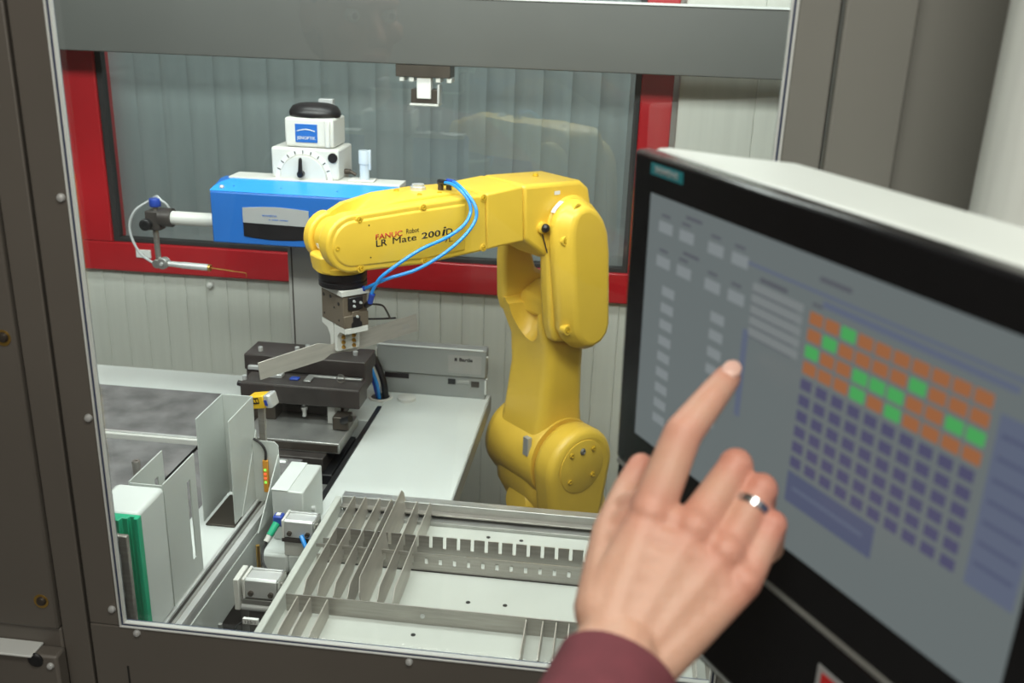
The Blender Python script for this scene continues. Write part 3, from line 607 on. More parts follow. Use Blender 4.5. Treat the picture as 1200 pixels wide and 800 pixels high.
text('JENOPTIK', .0335, .0070, M['labelwhite'], mh, XZ((-.5730,1.6664,1.3985)))
b = MB(); b.lathe([(.0085,0),(.0085,.030),(.0100,.031),(.0100,.052),(.0095,.054),(.0001,.054)], (-.4545,1.672,1.3315), (0,0,1), 18); mc = b.build('micrometer_head', M['acrylic'], rt)
box('micrometer_clip', (-.4465,1.668,1.352), (-.4425,1.676,1.387), M['acrylic'], mc, bevel=.001)
box('micrometer_bracket', (-.482,1.660,1.3318), (-.436,1.690,1.3345), M['whitebox'], rt, bevel=.001)
# probe arm
b = MB(); b.cyl((-.7105,1.66,1.2475),(-.812,1.66,1.2478),.0125,n=24); b.build('probe_tube', M['whitebox'], rt)
b = MB(); b.cyl((-.811,1.66,1.248),(-.834,1.66,1.248),.0172,n=24); b.build('clamp_collar', M['darkmetal'], rt)
b = MB(); b.box((-.859,1.648,1.2245),(-.831,1.672,1.2600)); ck = b.build('clamp_block', M['darkmetal'], rt, bevel=.002)
b = MB(); b.lathe([(.0105,0),(.0105,.010),(.009,.011),(.004,.011),(.004,.0095),(.0001,.0095)], (-.8553,1.648,1.2360), (0,-1,0), 22); b.build('clamp_knob', M['black'], ck)
b = MB(); b.cyl((-.8425,1.66,1.26),(-.8425,1.66,1.268),.005,n=14); b.build('knob_stem', M['steel'], ck)
b = MB(); b.lathe([(.0095,0),(.0105,.002),(.0105,.012),(.0095,.0145),(.0001,.015)], (-.8425,1.66,1.267), (0,0,1), 16); b.build('blue_knob', M['hosefit'], ck)
b = MB(); b.cyl((-.8462,1.66,1.226),(-.8455,1.66,1.163),.0052,n=16); b.build('probe_rod', M['steel'], rt)
b = MB(); b.cyl((-.8365,1.668,1.161),(-.8365,1.652,1.161),.0105,n=20); b.cyl((-.8480,1.666,1.1595),(-.8480,1.654,1.1595),.0085,n=16); pv = b.build('pivot_joint', M['zinc'], rt, bevel=.0008)
b = MB(); b.lathe([(.0032,0),(.0032,.003),(.0001,.0034)], (-.8365,1.652,1.161), (0,-1,0), 12); b.build('bolt', M['alu'], pv)
b = MB(); b.cyl((-.832,1.66,1.1605),(-.8000,1.66,1.1592),.0048,.0058,16); b.cyl((-.8000,1.66,1.1592),(-.7470,1.66,1.1577),.0063,n=18); pb = b.build('probe_body', M['alu'], rt)
b = MB(); b.cyl((-.7500,1.66,1.1578),(-.7455,1.66,1.1577),.0065,n=18); b.build('probe_tip_ring', M['brass'], pb)
b = MB(); b.cyl((-.7455,1.66,1.1575),(-.7025,1.66,1.1540),.0011,n=8); b.cyl((-.7025,1.66,1.1540),(-.6783,1.66,1.1520),.0007,n=8); b.cyl((-.6783,1.66,1.1522),(-.6782,1.66,1.1440),.0006,n=8); b.build('stylus', M['brass'], pb)
b = MB(); b.tube([(-.820,1.668,1.262),(-.824,1.664,1.272),(-.832,1.662,1.2785),(-.842,1.668,1.2835),(-.854,1.67,1.2765),(-.880,1.66,1.2589),(-.8951,1.66,1.2318),(-.8931,1.66,1.203),(-.8786,1.66,1.1748),(-.8540,1.66,1.1585)], .0024, 8); b.build('probe_cable', M['greycable'], rt)

# ================================================================== MEASURING FIXTURE (dark stage)
fx = tag(empty('positioning_fixture', (0,0,0)), 'dark steel clamping fixture on a cross slide stage under the gripper', 'fixture')
D_ = M['darkmetal']
box('rear_clamp_block', (-.664,1.590,.990), (-.437,1.662,1.020), D_, fx, bevel=.002)
box('rear_clamp_step', (-.662,1.592,.960), (-.440,1.650,.9895), D_, fx, bevel=.002)
box('clamp_rail', (-.655,1.583,.993), (-.620,1.5918,1.000), M['alu'], fx, bevel=.001)
box('front_clamp_block', (-.6425,1.518,.9600), (-.4295,1.570,.9960), D_, fx, bevel=.002)
box('front_clamp_face', (-.6430,1.5160,.9625), (-.4290,1.5178,.994), D_, fx, bevel=.0005)
box('stop_bracket', (-.533,1.558,.9962), (-.436,1.566,1.0002), M['zinc'], fx, bevel=.001)
box('stop_bracket', (-.535,1.535,.9962), (-.522,1.566,1.0000), M['zinc'], fx, bevel=.001)
box('purple_pad', (-.562,1.540,.9962), (-.546,1.552,.9995), M['hosefit'], fx, bevel=.001)
box('stop_bracket', (-.600,1.545,.9962), (-.578,1.562,1.0025), M['alu'], fx, bevel=.001)
for x, y, z in ((-.640,1.612,1.020),(-.575,1.625,1.020),(-.56,1.640,1.020),(-.465,1.625,1.020),(-.640,1.530,.996)):
    part('cap_screw', M['alu'], fx, lambda b: b.lathe([(.0042,0),(.0042,.0075),(.0032,.0080),(.0001,.0080)], (x,y,z), (0,0,1), 12))
part('eye_ring', M['steel'], fx, lambda b: b.rings([[Vector((-.470+.0065*math.cos(2*math.pi*k/20),1.545+.002*j[0],1.0045+(.0065)*math.sin(2*math.pi*k/20)))+Vector((math.cos(2*math.pi*k/20),0,math.sin(2*math.pi*k/20)))*j[1] for j in ((-.5,.0),(.5,.0),(.5,.0016),(-.5,.0016))] for k in range(20)], closed=True))
part('side_lever', M['black'], fx, lambda b: b.cyl((-.655,1.535,.986),(-.6425,1.535,.984),.005))
box('support_pillar', (-.490,1.525,.925), (-.476,1.57,.9597), M['column'], fx, bevel=.001)
box('support_pillar', (-.625,1.525,.925), (-.585,1.57,.9597), M['darkbrown'], fx, bevel=.001)
box('rear_support', (-.60,1.56,.925), (-.47,1.60,.970), M['dark'], fx, bevel=.001)
part('adjust_screw', M['alu'], fx, lambda b: b.lathe([(.004,.0),(.004,.012),(.006,.013),(.006,.018),(.0025,.019),(.0025,.028)], (-.535,1.535,.9319), (0,0,1), 12))
box('sensor_block', (-.474,1.500,.926), (-.445,1.530,.950), M['darkbrown'], fx, bevel=.002)
part('sensor_knob', M['black'], fx, lambda b: b.cyl((-.455,1.498,.945),(-.438,1.49,.955),.006))
box('slide_plate', (-.62,1.450,.905), (-.447,1.57,.9245), M['zinc'], fx, bevel=.0015)
box('slide_front', (-.61,1.4490,.908), (-.450,1.4505,.921), M['darkbrown'], fx, bevel=0)
box('cross_slide', (-.605,1.430,.878), (-.470,1.56,.9045), D_, fx, bevel=.0015)
box('slide_base', (-.60,1.425,.8585), (-.455,1.58,.8775), M['black'], fx, bevel=.0015)
part('micrometer_drum', M['alu'], fx, lambda b: b.lathe([(.003,0),(.006,.003),(.006,.022),(.0075,.023),(.0075,.036),(.004,.038)], (-.565,1.418,.896), (1,0,0), 18))
part('micrometer_spindle', M['steel'], fx, lambda b: b.cyl((-.527,1.418,.896),(-.480,1.418,.894),.0028))
part('clamp_handle', M['alu'], fx, lambda b: b.cone((-.515,1.410,.890),(-.528,1.392,.872),.0024,.0024))
box('slide_bracket', (-.478,1.38,.8585), (-.447,1.405,.871), M['zinc'], fx, bevel=.001)
for p in ((-.468,1.36,.8585),(-.452,1.44,.8585),(-.448,1.475,.8585),(-.45,1.53,.8585)):
    part('cap_screw', M['steel'], fx, lambda b: b.lathe([(.0048,0),(.0048,.008),(.0035,.0085),(.0001,.006)], p, (0,0,1), 12))
part('drive_motor', M['black'], fx, lambda b: b.cyl((-.52,1.392,.873),(-.49,1.392,.873),.0075))

# ================================================================== grey box, pneumatic stoppers
gb2 = tag(box('junction_box', (-.464,1.178,.900), (-.418,1.266,.980), M['bracket'], None, bevel=.002), 'light grey rectangular sheet metal box beside the worktop slot', 'box')
box('lid_half', (-.4645,1.1775,.980), (-.440,1.2665,.9815), M['white'], gb2, bevel=.0005)
part('side_screw', M['alu'], gb2, lambda b: b.cyl((-.418,1.215,.935),(-.413,1.215,.935),.004))
def stopper(loc, lab, wid):
    t = tag(empty('pneumatic_stopper', loc), lab, 'cylinder', None)
    b = MB()
    prof = [(-.015,-.013),(-.015,.011),(-.012,.0135),(-.009,.0135),(-.009,.011),(.009,.011),(.009,.0135),(.012,.0135),(.015,.011),(.015,-.013),(.010,-.0145),(-.010,-.0145)]
    b.prism(prof, -wid/2, wid/2, lambda u, v, q: Vector((q,u,v))); b.build('cylinder_body', M['alu'], t, bevel=.0006)
    b = MB(); b.box((-wid/2-.004,-.0155,-.015),(-wid/2-.0003,.0155,.013)); b.build('end_cap', M['whitebox'], t, bevel=.001)
    b = MB(); b.box((wid/2+.0003,-.0150,-.0145),(wid/2+.003,.0150,.012)); b.build('end_cap', M['zinc'], t, bevel=.001)
    b = MB(); b.cyl((wid/2+.003,-.004,.004),(wid/2+.0042,-.004,.004),.0028,n=12); b.build('piston_rod', M['steel'], t)
    for s in (-1,1):
        b = MB(); b.lathe([(.0035,0),(.0035,.003),(.002,.0035),(.0001,.0020)], (s*wid*.32,-.015,-.006), (0,-1,0), 12); b.build('screw', M['darkbrown'], t)
    return t
s1 = stopper((-.4115,1.150,.946), 'rear aluminium pneumatic cylinder with blue elbow fitting beside the tray', .040)
s2 = stopper((-.4105,1.004,.947), 'front aluminium pneumatic cylinder with clear end frame beside the tray', .040)
b = MB(); b.box((-.040,-.006,-.004),(-.0265,.008,.012)); o = b.build('blue_connector', M['hosefit'], s1, bevel=.002)
b = MB(); b.box((-.036,-.003,.012),(-.030,.004,.0135)); b.build('connector_label', M['labelwhite'], o)
b = MB(); b.cyl((-.034,-.006,.002),(-.040,-.020,-.010),.0055,.0045,14); o2 = b.build('green_plug', M['green'], s1)
b = MB(); b.cyl((-.040,-.020,-.010),(-.0425,-.026,-.0165),.0042,n=12); b.build('plug_collar', M['whitebox'], o2)
part('signal_cable', M['cable'], s1, lambda b: b.tube([(-.0425,-.026,-.0165),(-.045,-.034,-.026),(-.040,-.048,-.036),(-.022,-.062,-.046),(.0,-.075,-.058)], .0017, 8))
part('blue_hose', M['hose'], s1, lambda b: b.tube([(.004,-.016,-.008),(.010,-.022,-.016),(.018,-.028,-.028)], .0032, 8))
part('mounting_plate', M['darkmetal'], s1, lambda b: b.box((-.024,-.016,-.020),(.024,.016,-.0148)))
box('end_frame', (-.0345,-.017,-.032), (-.0275,.017,.012), M['whitebox'], s2, bevel=.001)
box('lower_guide', (-.0275,-.012,-.032), (.026,.014,-.018), M['zinc'], s2, bevel=.001)
part('guide_rod', M['alu'], s2, lambda b: b.cyl((-.027,-.010,-.030),(.018,-.010,-.030),.005))
for k in range(2):
    p = (-.408,1.158,.90) if k == 0 else (-.414,1.004,.80)
box('stopper_foot', (-.024,-.009,-.046), (.024,.014,-.0202), M['whitebox'], s1, bevel=.001)
box('stopper_foot', (-.020,-.010,-.448), (.020,.010,-.0325), M['darkmetal'], s2, bevel=.001)
tag(part('brass_rod', M['brass'], None, lambda b: b.cyl((-.459,1.105,.500),(-.459,1.105,.935),.0028)), 'thin upright brass rod in front of the grey junction box', 'rod')
tag(part('grey_rod', M['zinc'], None, lambda b: b.box((-.4600,.968,.50),(-.4555,.972,.905))), 'thin grey upright strip in the gap below the front cylinder', 'strip')
tg = tag(part('cable_tag', M['labelwhite'], None, lambda b: b.box((-.417,.944,.9285),(-.398,.948,.9355), None)), 'small white cable tag hanging low beside the tray corner', 'tag')
text('125/1', .013, .004, M['black_ink'], tg, XZ((-.414,.9438,.930)))
part('tag_cable', M['cable'], tg, lambda b: b.tube([(-.417,.946,.930),(-.43,.95,.915),(-.44,.96,.88)], .0014, 6))

# ================================================================== TRAY with blades
ty = tag(empty('magazine_tray', (0,0,0)), 'pale sheet metal magazine tray with slotted steel rails behind the cell window', 'tray')
TX0, TX1, TY0, TY1 = -.378, .300, .902, 1.232
box('tray_floor', (TX0,TY0,.9205), (TX1,TY1,.9255), M['tray'], ty, bevel=0)
box('tray_wall', (TX0-.009,TY0,.9085), (TX0,TY1,.950), M['tray'], ty, bevel=.0015)
box('tray_wall', (TX1,TY0,.9085), (TX1+.009,TY1,.950), M['tray'], ty, bevel=.0015)
box('tray_wall', (TX0,TY1,.9085), (TX1,TY1+.016,.950), M['zinc'], ty, bevel=.001)
box('tray_wall', (TX0-.009,TY0-.006,.9085), (TX1+.009,TY0,.950), M['zinc'], ty, bevel=.001)
box('rear_ledge', (TX0,TY1-.010,.936), (TX1,TY1,.9385), M['steel'], ty, bevel=.0004)
box('rear_ledge', (TX0,TY1-.020,.9258), (TX1,TY1-.006,.9310), M['zinc'], ty, bevel=.0004)
box('cross_plate', (TX0+.002,.9815,.9257), (TX1,.9830,.9505), M['steel'], ty, bevel=.0003)
part('plate_screw', M['alu'], ty, lambda b: b.lathe([(.0028,0),(.0028,.0014),(.0001,.0022)], (-.205,.9815,.938), (0,-1,0), 12))
PX = [-.3565+.0189*k for k in range(34)]
# rear comb: upright tabs with open notches ; front comb: closed square slots
b = MB(); b.box((TX0+.004,1.1260,.9257),(TX1-.004,1.1275,.9430))
for x in PX: b.box((x+.0023,1.1260,.9430),(x+.0166,1.1275,.9605))
b.build('notched_rail', M['steel'], ty)
b = MB(); b.box((TX0+.004,1.0960,.9257),(TX1-.004,1.0975,.9365)); b.box((TX0+.004,1.0960,.9475),(TX1-.004,1.0975,.9525))
for x in PX: b.box((x+.0021,1.0960,.9365),(x+.0168,1.0975,.9475))
b.build('slotted_rail', M['steel'], ty)
box('painted_rail_shade', (TX0+.004,1.0945,.9256), (TX1-.004,1.0959,.9264), M['groove'], ty, bevel=0)  # dark strip painted in as the shade along the rail's foot
for x, y in ((-.155,1.195),(-.108,1.194),(-.158,1.036),(-.111,1.037),(-.212,.960),(.02,1.19),(.02,1.036)):
    part('floor_hole', M['black'], ty, lambda b: b.cyl((x,y,.9254),(x,y,.9258),.0030,n=14))
box('tray_support', (TX0+.02,.96,.5), (TX0+.05,.99,.9203), M['zinc'], ty)
box('tray_support', (TX1-.05,.96,.5), (TX1-.02,.99,.9203), M['zinc'], ty)
box('tray_support', (TX1-.05,1.18,.5), (TX1-.02,1.21,.9203), M['zinc'], ty)
BT = [(0,.006),(0,.018),(.014,.0275),(.266,.0275),(.276,.022),(.276,.002),(.268,0),(.150,0),(.140,.003),(.118,.0055),(.104,0),(.012,0)]
ORD = ['leftmost', 'second from the left', 'third from the left', 'fourth from the left', 'fifth from the left, tallest', 'sixth from the left', 'seventh, next to the empty slots']
first = None
for k in range(7):
    hs = 1.0
    if first is None: first = blade('tray_strip', .236, .0013, 1.25, BT); o = first
    else: o = first.copy(); COL.objects.link(o)
    x = PX[0]-.0002+.0189*k
    lean = R(random.uniform(-2,2)); z0 = .9262
    if k == 4: lean = R(-9); z0 = .9266; o.scale = (1.05, 1, 1.30)
    o.rotation_euler = (lean, 0, R(90)); o.location = (x, .989, z0)
    tag(o, 'steel sheet blade upright in the tray rails, '+ORD[k], 'blade', 'steel blades in the tray rails')
fb = [(0,0),(0,.024),(.004,.0265),(.070,.0265),(.072,.024),(.072,0)]
first = None
for k, (x, nm) in enumerate(((-.3590,'leftmost of three'),(-.3430,'middle of three'),(-.3215,'right of three'))):
    if first is None: first = blade('short_plate', .276, .0015, 1, fb); o = first
    else: o = first.copy(); COL.objects.link(o)
    o.rotation_euler = (0,0,R(90)); o.location = (x,.9055,.9258)
    tag(o, 'short steel plate in the front left of the tray, '+nm, 'plate', 'short plates at the left end of the tray front')
for k, (x, nm) in enumerate(((-.0785,'first'),(-.0585,'second and brightest'),(-.0425,'third'),(-.0275,'fourth, by the wrist'))):
    o = first.copy(); COL.objects.link(o); o.rotation_euler = (0,0,R(90)); o.location = (x,.9055,.9258)
    tag(o, 'short steel plate in the tray front beside the sleeve, '+nm, 'plate', 'short plates in the middle of the tray front')
for k, x in enumerate((.118,.133)):
    o = first.copy(); COL.objects.link(o); o.rotation_euler = (0,0,R(90)); o.location = (x,.9055,.9258)
    tag(o, ('left' if k == 0 else 'right')+' one of two short steel plates seen under the hand by the black panel', 'plate', 'short plates under the hand')

# ================================================================== LEFT FEED: rail, brackets, cabinet
rl = tag(empty('guide_rail', (0,0,0)), 'grey aluminium guide rail running back along the sheet brackets', 'rail')
box('rail_profile', (-.5165,.905,.905), (-.4925,1.290,.9185), M['alu'], rl, bevel=.001)
box('rail_lip', (-.5165,.905,.9185), (-.5120,1.290,.9215), M['alu'], rl, bevel=.0004)
box('rail_lip', (-.5060,.905,.9185), (-.5025,1.290,.9212), M['zinc'], rl, bevel=.0004)
box('rail_lip', (-.4960,.905,.9185), (-.4925,1.290,.9215), M['alu'], rl, bevel=.0004)
box('rail_groove', (-.5115,.906,.9186), (-.5065,1.289,.9190), M['groove'], rl, bevel=0)
box('side_plate', (-.4945,.905,.846), (-.4915,1.285,.905), M['bracket'], rl, bevel=.0008)
box('deck_plate', (-.594,.905,.905), (-.5170,1.300,.9145), M['white'], rl, bevel=.001)
box('rail_leg', (-.60,.93,.5), (-.50,1.13,.845), M['dark'], rl, bevel=.001)
box('rail_riser', (-.590,.91,.846), (-.4950,1.28,.9045), M['dark'], rl, bevel=.001)
cbx = tag(empty('feed_cabinet', (0,0,0)), 'white sheet metal cabinet at the window edge with green edge profile', 'cabinet')
box('cabinet_body', (-.572,.9040,.9217), (-.5135,.970,1.090), M['white'], cbx, bevel=.005)
b = MB(); b.prism([(-.560,.888),(-.560,.9035),(-.5085,.9035),(-.5085,.894),(-.5135,.894),(-.5135,.8990),(-.5200,.8990),(-.5200,.894),(-.527,.894),(-.527,.888)], .9225, 1.090, lambda u, v, q: Vector((u,v,q))); b.build('green_profile', M['green'], cbx, bevel=.0008)
box('steel_cover', (-.545,.868,.9225), (-.5085,.874,1.083), M['steel'], cbx, bevel=.001)
def ubracket(name, x0, x1, y0, y1, z0, z1, lab, slot):
    t = tag(empty(name, (0,0,0)), lab, 'bracket'); th = .0016; sl = []
    for x in (x0, x1-th):
        if slot:
            b = MB(); s0, s1 = y1-.026, y1-.016
            b.box((x,y0,z0),(x+th,s0,z1)); b.box((x,s1,z0),(x+th,y1,z1)); b.box((x,s0,z0),(x+th,s1,z0+.03)); b.box((x,s0,z1-.028),(x+th,s1,z1)); b.build('side_sheet', M['bracket'], t)
        else: box('side_sheet', (x,y0,z0), (x+th,y1,z1), M['bracket'], t, bevel=.0006)
    if slot: box('front_sheet', (x0+th,y0,z0), (x1-th,y0+th,z1-.002), M['bracket'], t, bevel=.0004)
    else: box('rear_sheet', (x0+th,y1-th,z0), (x1-th,y1,z1), M['bracket'], t, bevel=.0004)
    return t
ubracket('sheet_bracket', -.5590, -.5155, .9725, 1.057, .9217, 1.0915, 'low U shaped grey sheet bracket with slots, behind the white cabinet', True)
tbk = ubracket('sheet_bracket', -.5665, -.5185, 1.174, 1.266, .9217, 1.083, 'tall U shaped grey sheet bracket left of the yellow scanner', False)
box('dark_insert', (-.5645,1.1750,.9146), (-.5205,1.264,.9175), M['darkbrown'], tbk, bevel=.001)
b = MB(); b.prism([(1.195,.9217),(1.266,.9217),(1.266,1.03)], -.5183, -.5165, lambda u, v, q: Vector((q,u,v))); b.build('gusset', M['bracket'], tbk, bevel=.0004)
sbk = tag(empty('sensor_bracket', (0,0,0)), 'small grey sheet bracket carrying an orange light strip beside the guide rail', 'bracket')
b = MB(); b.prism([(-.5170,.902),(-.5170,1.020)]+[(-.480-.006*math.cos(R(90+90*k/4))-.006, 1.0165+.006*math.sin(R(90*k/4))-.003) for k in range(0)]+[(-.4835,1.020),(-.4775,1.014),(-.4765,.902)], 1.2490, 1.2506, lambda u, v, q: Vector((u,q,v))); b.build('back_sheet', M['bracket'], sbk, bevel=.0003)
b = MB(); b.prism([(1.155,.9217),(1.249,.9217),(1.249,1.000)], -.4790, -.4775, lambda u, v, q: Vector((q,u,v))); b.build('gusset', M['bracket'], sbk, bevel=.0003)
ls = box('light_strip', (-.5015,1.2440,.938), (-.4935,1.2485,.990), M['orange'], sbk, bevel=.0006)
for k in range(4): box('led', (-.4995,1.2432,.953+.0068*k), (-.4960,1.2442,.9565+.0068*k), M['ledr'] if k in (1,2) else M['ledg'], ls, bevel=0)
part('sensor_lead', M['cable'], sbk, lambda b: b.tube([(-.4975,1.247,.990),(-.4965,1.246,1.005),(-.503,1.247,1.016),(-.515,1.25,1.022)], .002, 8))
sn = tag(empty('barcode_scanner', (-.515,1.30,1.063)), 'yellow scanner head with clear front on a stand behind the tall bracket', 'scanner')
mt = Matrix.Rotation(R(-15), 4, 'Y') @ Matrix.Rotation(R(-14), 4, 'Z')
b = MB(); b.box((-.022,-.010,-.0105),(.0065,.010,.0105), mt); b.build('scanner_body', M['scanner'], sn, bevel=.002)
b = MB(); b.box((.0068,-.0105,-.0110),(.0185,.0105,.0110), mt); b.build('clear_front', M['alu'], sn, bevel=.003)
b = MB(); b.box((.0075,-.0112,-.0055),(.0125,-.0100,.0035), mt); b.build('lens_window', M['hosefit'], sn)
b = MB(); b.box((-.018,-.0106,-.0015),(-.002,-.0098,.0080), mt); b.build('type_label', M['black'], sn)
for k in range(3): b = MB(); b.box((-.016+.005*k,-.0109,.001),(-.013+.005*k,-.0105,.006), mt); b.build('label_mark', M['scanner'], sn)
box('scanner_stand', (-.010,-.004,-.205), (.0,.004,-.0115), M['steel'], sn, bevel=.001)
tag(part('steel_pin', M['steel'], None, lambda b: b.lathe([(.0065,0),(.0065,.030),(.0055,.0315),(.003,.0315),(.003,.029),(.0001,.029)], (-.741,1.318,.9), (0,0,1), 20)), 'short upright steel pin on the felt mat behind the low bracket', 'pin')

# ================================================================== device under the beam
hg = tag(empty('hanging_clamp', (-.388,1.875,1.515)), 'brown and white clamp unit hanging under the grey cross beam', 'clamp')
hg.location = (0,0,0)
box('mount_plate', (-.4400,1.852,1.4985), (-.3360,1.900,1.5208), M['darkbrown'], hg, bevel=.001)
for x in (-.434,-.4150,-.3640,-.3430): box('foot', (x,1.855,1.490), (x+.009,1.890,1.498), M['whitebox'], hg, bevel=.001)
box('slide_post', (-.4010,1.858,1.459), (-.3740,1.880,1.4983), M['labelwhite'], hg, bevel=.001)
box('jaw_block', (-.4130,1.862,1.450), (-.3620,1.895,1.476), M['darkbrown'], hg, bevel=.001)
box('jaw_foot', (-.4150,1.858,1.4455), (-.3590,1.897,1.4497), M['whitebox'], hg, bevel=.001)
box('jaw_side', (-.3618,1.858,1.450), (-.3575,1.885,1.486), M['alu'], hg, bevel=.001)

# ================================================================== MONITOR
S = .955
mu = Vector((.550,-.834,-.033)).normalized(); mn = Vector((-.835,-.549,-.038)); mv = mn.cross(mu).normalized(); mn = mu.cross(mv)
P0 = Vector((0,0,1.65))+(Vector((.020,.704,1.519))-Vector((0,0,1.65)))*S
mo = tag(empty('touch_monitor'), 'black framed touch panel in a pale housing, showing orange and green fields', 'monitor')
mo.matrix_world = fr(P0, mu, mv, mn) @ Matrix.Scale(S, 4)
# local frame: x right on the screen, y up, z towards the viewer ; origin at the screen's top left corner
b = MB(); b.box((-.026,-.229,-.016),(.361,.027,-.0005)); b.build('bezel', M['mon_black'], mo, bevel=.003)
hp = [(-.026,-.0165),(-.022,-.030),(.020,-.052),(.060,-.080),(.300,-.080),(.361,-.0165)]
b = MB(); b.prism(hp, -.2285, .0268, lambda u, v, q: Vector((u,q,v))); b.build('housing', M['mon_white'], mo, bevel=.004)
b = MB(); b.box((0,-.194,-.0005),(.335,0,.0001)); scn = b.build('screen', M['scr'], mo)
b = MB(); b.box((-.002,.0135,-.0005),(.036,.0215,.0002)); bd = b.build('maker_badge', M['teal'], mo)
text('SIEMENS', .028, .0048, M['silver'], bd, Matrix.Translation((.003,.0151,.0002)), depth=.0001, bold=.02)
def ui(name, rects, m, z=.0002):
    b = MB()
    for x0, y0, x1, y1 in rects: b.box((x0,y0,z-.00005),(x1,y1,z+.00005))
    return b.build(name, m, mo, smooth=0)
btn = []
for y in (-.021,-.0465):
    for x in (.013,.038,.0705,.0955): btn.append((x,y-.004,x+.0165,y+.004))
for k in range(9): btn.append((.0225,-.0705-.0127*k,.0375,-.0635-.0127*k))
for k in range(7): btn.append((.0800,-.0705-.0127*k,.0945,-.0635-.0127*k))
ui('screen_buttons', btn, M['scr_btn'])
txt = []
for y in (-.0125,-.038):
    for x in (.016,.040,.073,.098): txt.append((x,y-.001,x+.010,y+.001))
    txt.append((.044,y+.004,.062,y+.0065))
txt += [(.175,-.013,.20,-.010),(.125,-.029,.150,-.026),(.172,-.029,.180,-.027)]
for k in range(5): txt.append((.119,-.0375-.0075*k,.160,-.0368-.0075*k))
ui('screen_text', txt, M['scr_dark'])
ui('screen_list', [(.119,-.0365-.0075*k,.165,-.0310-.0075*k) for k in range(5)], M['scr_list'])
ui('screen_header', [(.112,-.021,.335,-.019),(.18,-.0275,.310,-.0235),(.114,-.126,.1195,-.064)], M['scr_panel'])
GRN = {(0,2),(1,1),(1,6),(2,0),(2,3),(2,4),(2,5),(2,8),(2,9),(3,3),(3,5)}
cw = (.2990-.1700)/10; ch = .0106
g, o_, l_ = [], [], []
for r in range(10):
    for c in range(10):
        x = .1703+cw*c; y = -.0365-ch*r; q = (x+.0006,y-.0040,x+cw-.0014 if r < 4 else x+cw-.0030,y+.0038 if r < 4 else y+.0031)
        (g if (r,c) in GRN else o_ if r < 4 else l_).append(q)
ui('green_fields', g, M['scr_gr']); ui('orange_fields', o_, M['scr_or']); ui('dark_fields', l_, M['scr_lav'])
ui('status_bar', [(.1705,-.161,.243,-.1395)], M['scr_blue']); ui('status_text', [(.176,-.151,.235,-.1485)], M['scr_panel'], .0004)
ui('side_panel', [(.303,-.137,.332,-.040)], M['scr_panel']); ui('side_text', [(.306,-.052-.012*k,.329,-.0495-.012*k) for k in range(7)], M['scr_blue'], .0004)
# keyboard housing below
b = MB(); b.box((-.026,-.336,-.055),(.361,-.2345,-.002)); kh = b.build('lower_housing', M['mon_black'], mo, bevel=.003)
b = MB(); b.box((-.026,-.2343,-.055),(.361,-.2292,-.0015)); b.build('trim_strip', M['grey_trim'], mo, bevel=.001)
b = MB(); b.box((-.026,-.3395,-.055),(.361,-.3362,-.001)); b.build('trim_strip', M['grey_trim'], mo, bevel=.001)
b = MB(); b.box((.2175,-.292,-.0022),(.245,-.2565,-.0015)); wl = b.build('warning_label', M['silver'], mo)
b = MB(); b.box((.2215,-.290,-.0016),(.243,-.2605,-.0012)); b.build('label_field', M['red_ink'], wl)
# support tube
tu = tag(empty('support_tube', (0,0,0)), 'bright satin vertical support tube behind the right side of the monitor', 'tube')
part('tube_shaft', M['tube'], tu, lambda b: b.cyl((.296,.765,.03),(.312,.765,2.66),.042,n=40))
part('tube_foot', M['zinc'], tu, lambda b: b.cyl((.296,.765,0),(.296,.765,.03),.07,n=40))
part('tube_flange', M['zinc'], tu, lambda b: b.cyl((.312,.765,2.66),(.312,.765,2.72),.07,n=40))
o = box('monitor_arm', (.215,-.20,-.150), (.245,-.05,-.079), M['grey_trim'], mo, bevel=.003)

# ================================================================== PERSON
def remeshed(mb, vox, it, f=.5):
    o = mb.build('tmp_body', M['skin'], None, smooth=0)
    r = o.modifiers.new('r', 'REMESH'); r.mode = 'VOXEL'; r.voxel_size = vox
    s = o.modifiers.new('s', 'SMOOTH'); s.factor = f; s.iterations = it
    me = evaluated_mesh(o); bpy.data.objects.remove(o); return me
V = Vector
H = dict(im=V((.0293,.5147,1.3638)), ip=V((.0456,.5400,1.4057)), idp=V((.0610,.5570,1.4215)), it=V((.0722,.5730,1.4310)),
 mm=V((.0545,.5103,1.3586)), mp=V((.0796,.5457,1.3844)), md=V((.0831,.5599,1.3542)), mt=V((.0729,.5521,1.3447)),
 rm=V((.0728,.5043,1.3482)), rp=V((.0948,.5355,1.3750)), rd=V((.0996,.5497,1.3476)), rt=V((.0904,.5424,1.3388)),
 lm=V((.0842,.4965,1.3349)), lp=V((.1015,.5221,1.3594)), ld=V((.1052,.5336,1.3366)), lt=V((.0971,.5282,1.3301)),
 tc=V((.0051,.4754,1.3211)), tm=V((.0085,.5221,1.3440)), ti=V((.0165,.5520,1.3580)), tt=V((.0235,.5640,1.3700)),
 w1=V((.0061,.4547,1.3077)), w2=V((.0303,.4544,1.2995)), w3=V((.0177,.4519,1.3112)))
EL = V((-.050,.190,1.270)); SH = V((-.270,.060,1.400))
b = MB()
def chain(ns, rs):
    for i in range(len(ns)-1): b.cone(H[ns[i]], H[ns[i+1]], rs[i], rs[i+1])
chain(['im','ip','idp','it'], [.0135,.0118,.0101,.0086])
chain(['mm','mp','md','mt'], [.0128,.0104,.0092,.0078])
chain(['rm','rp','rd','rt'], [.0122,.0098,.0086,.0074])
chain(['lm','lp','ld','lt'], [.0112,.0086,.0074,.0064])
chain(['tc','tm','ti','tt'], [.017,.0135,.0105,.0088])
wi, wm, wr_, wl_ = H['w1'], H['w1'].lerp(H['w2'],.35), H['w1'].lerp(H['w2'],.65), H['w2']
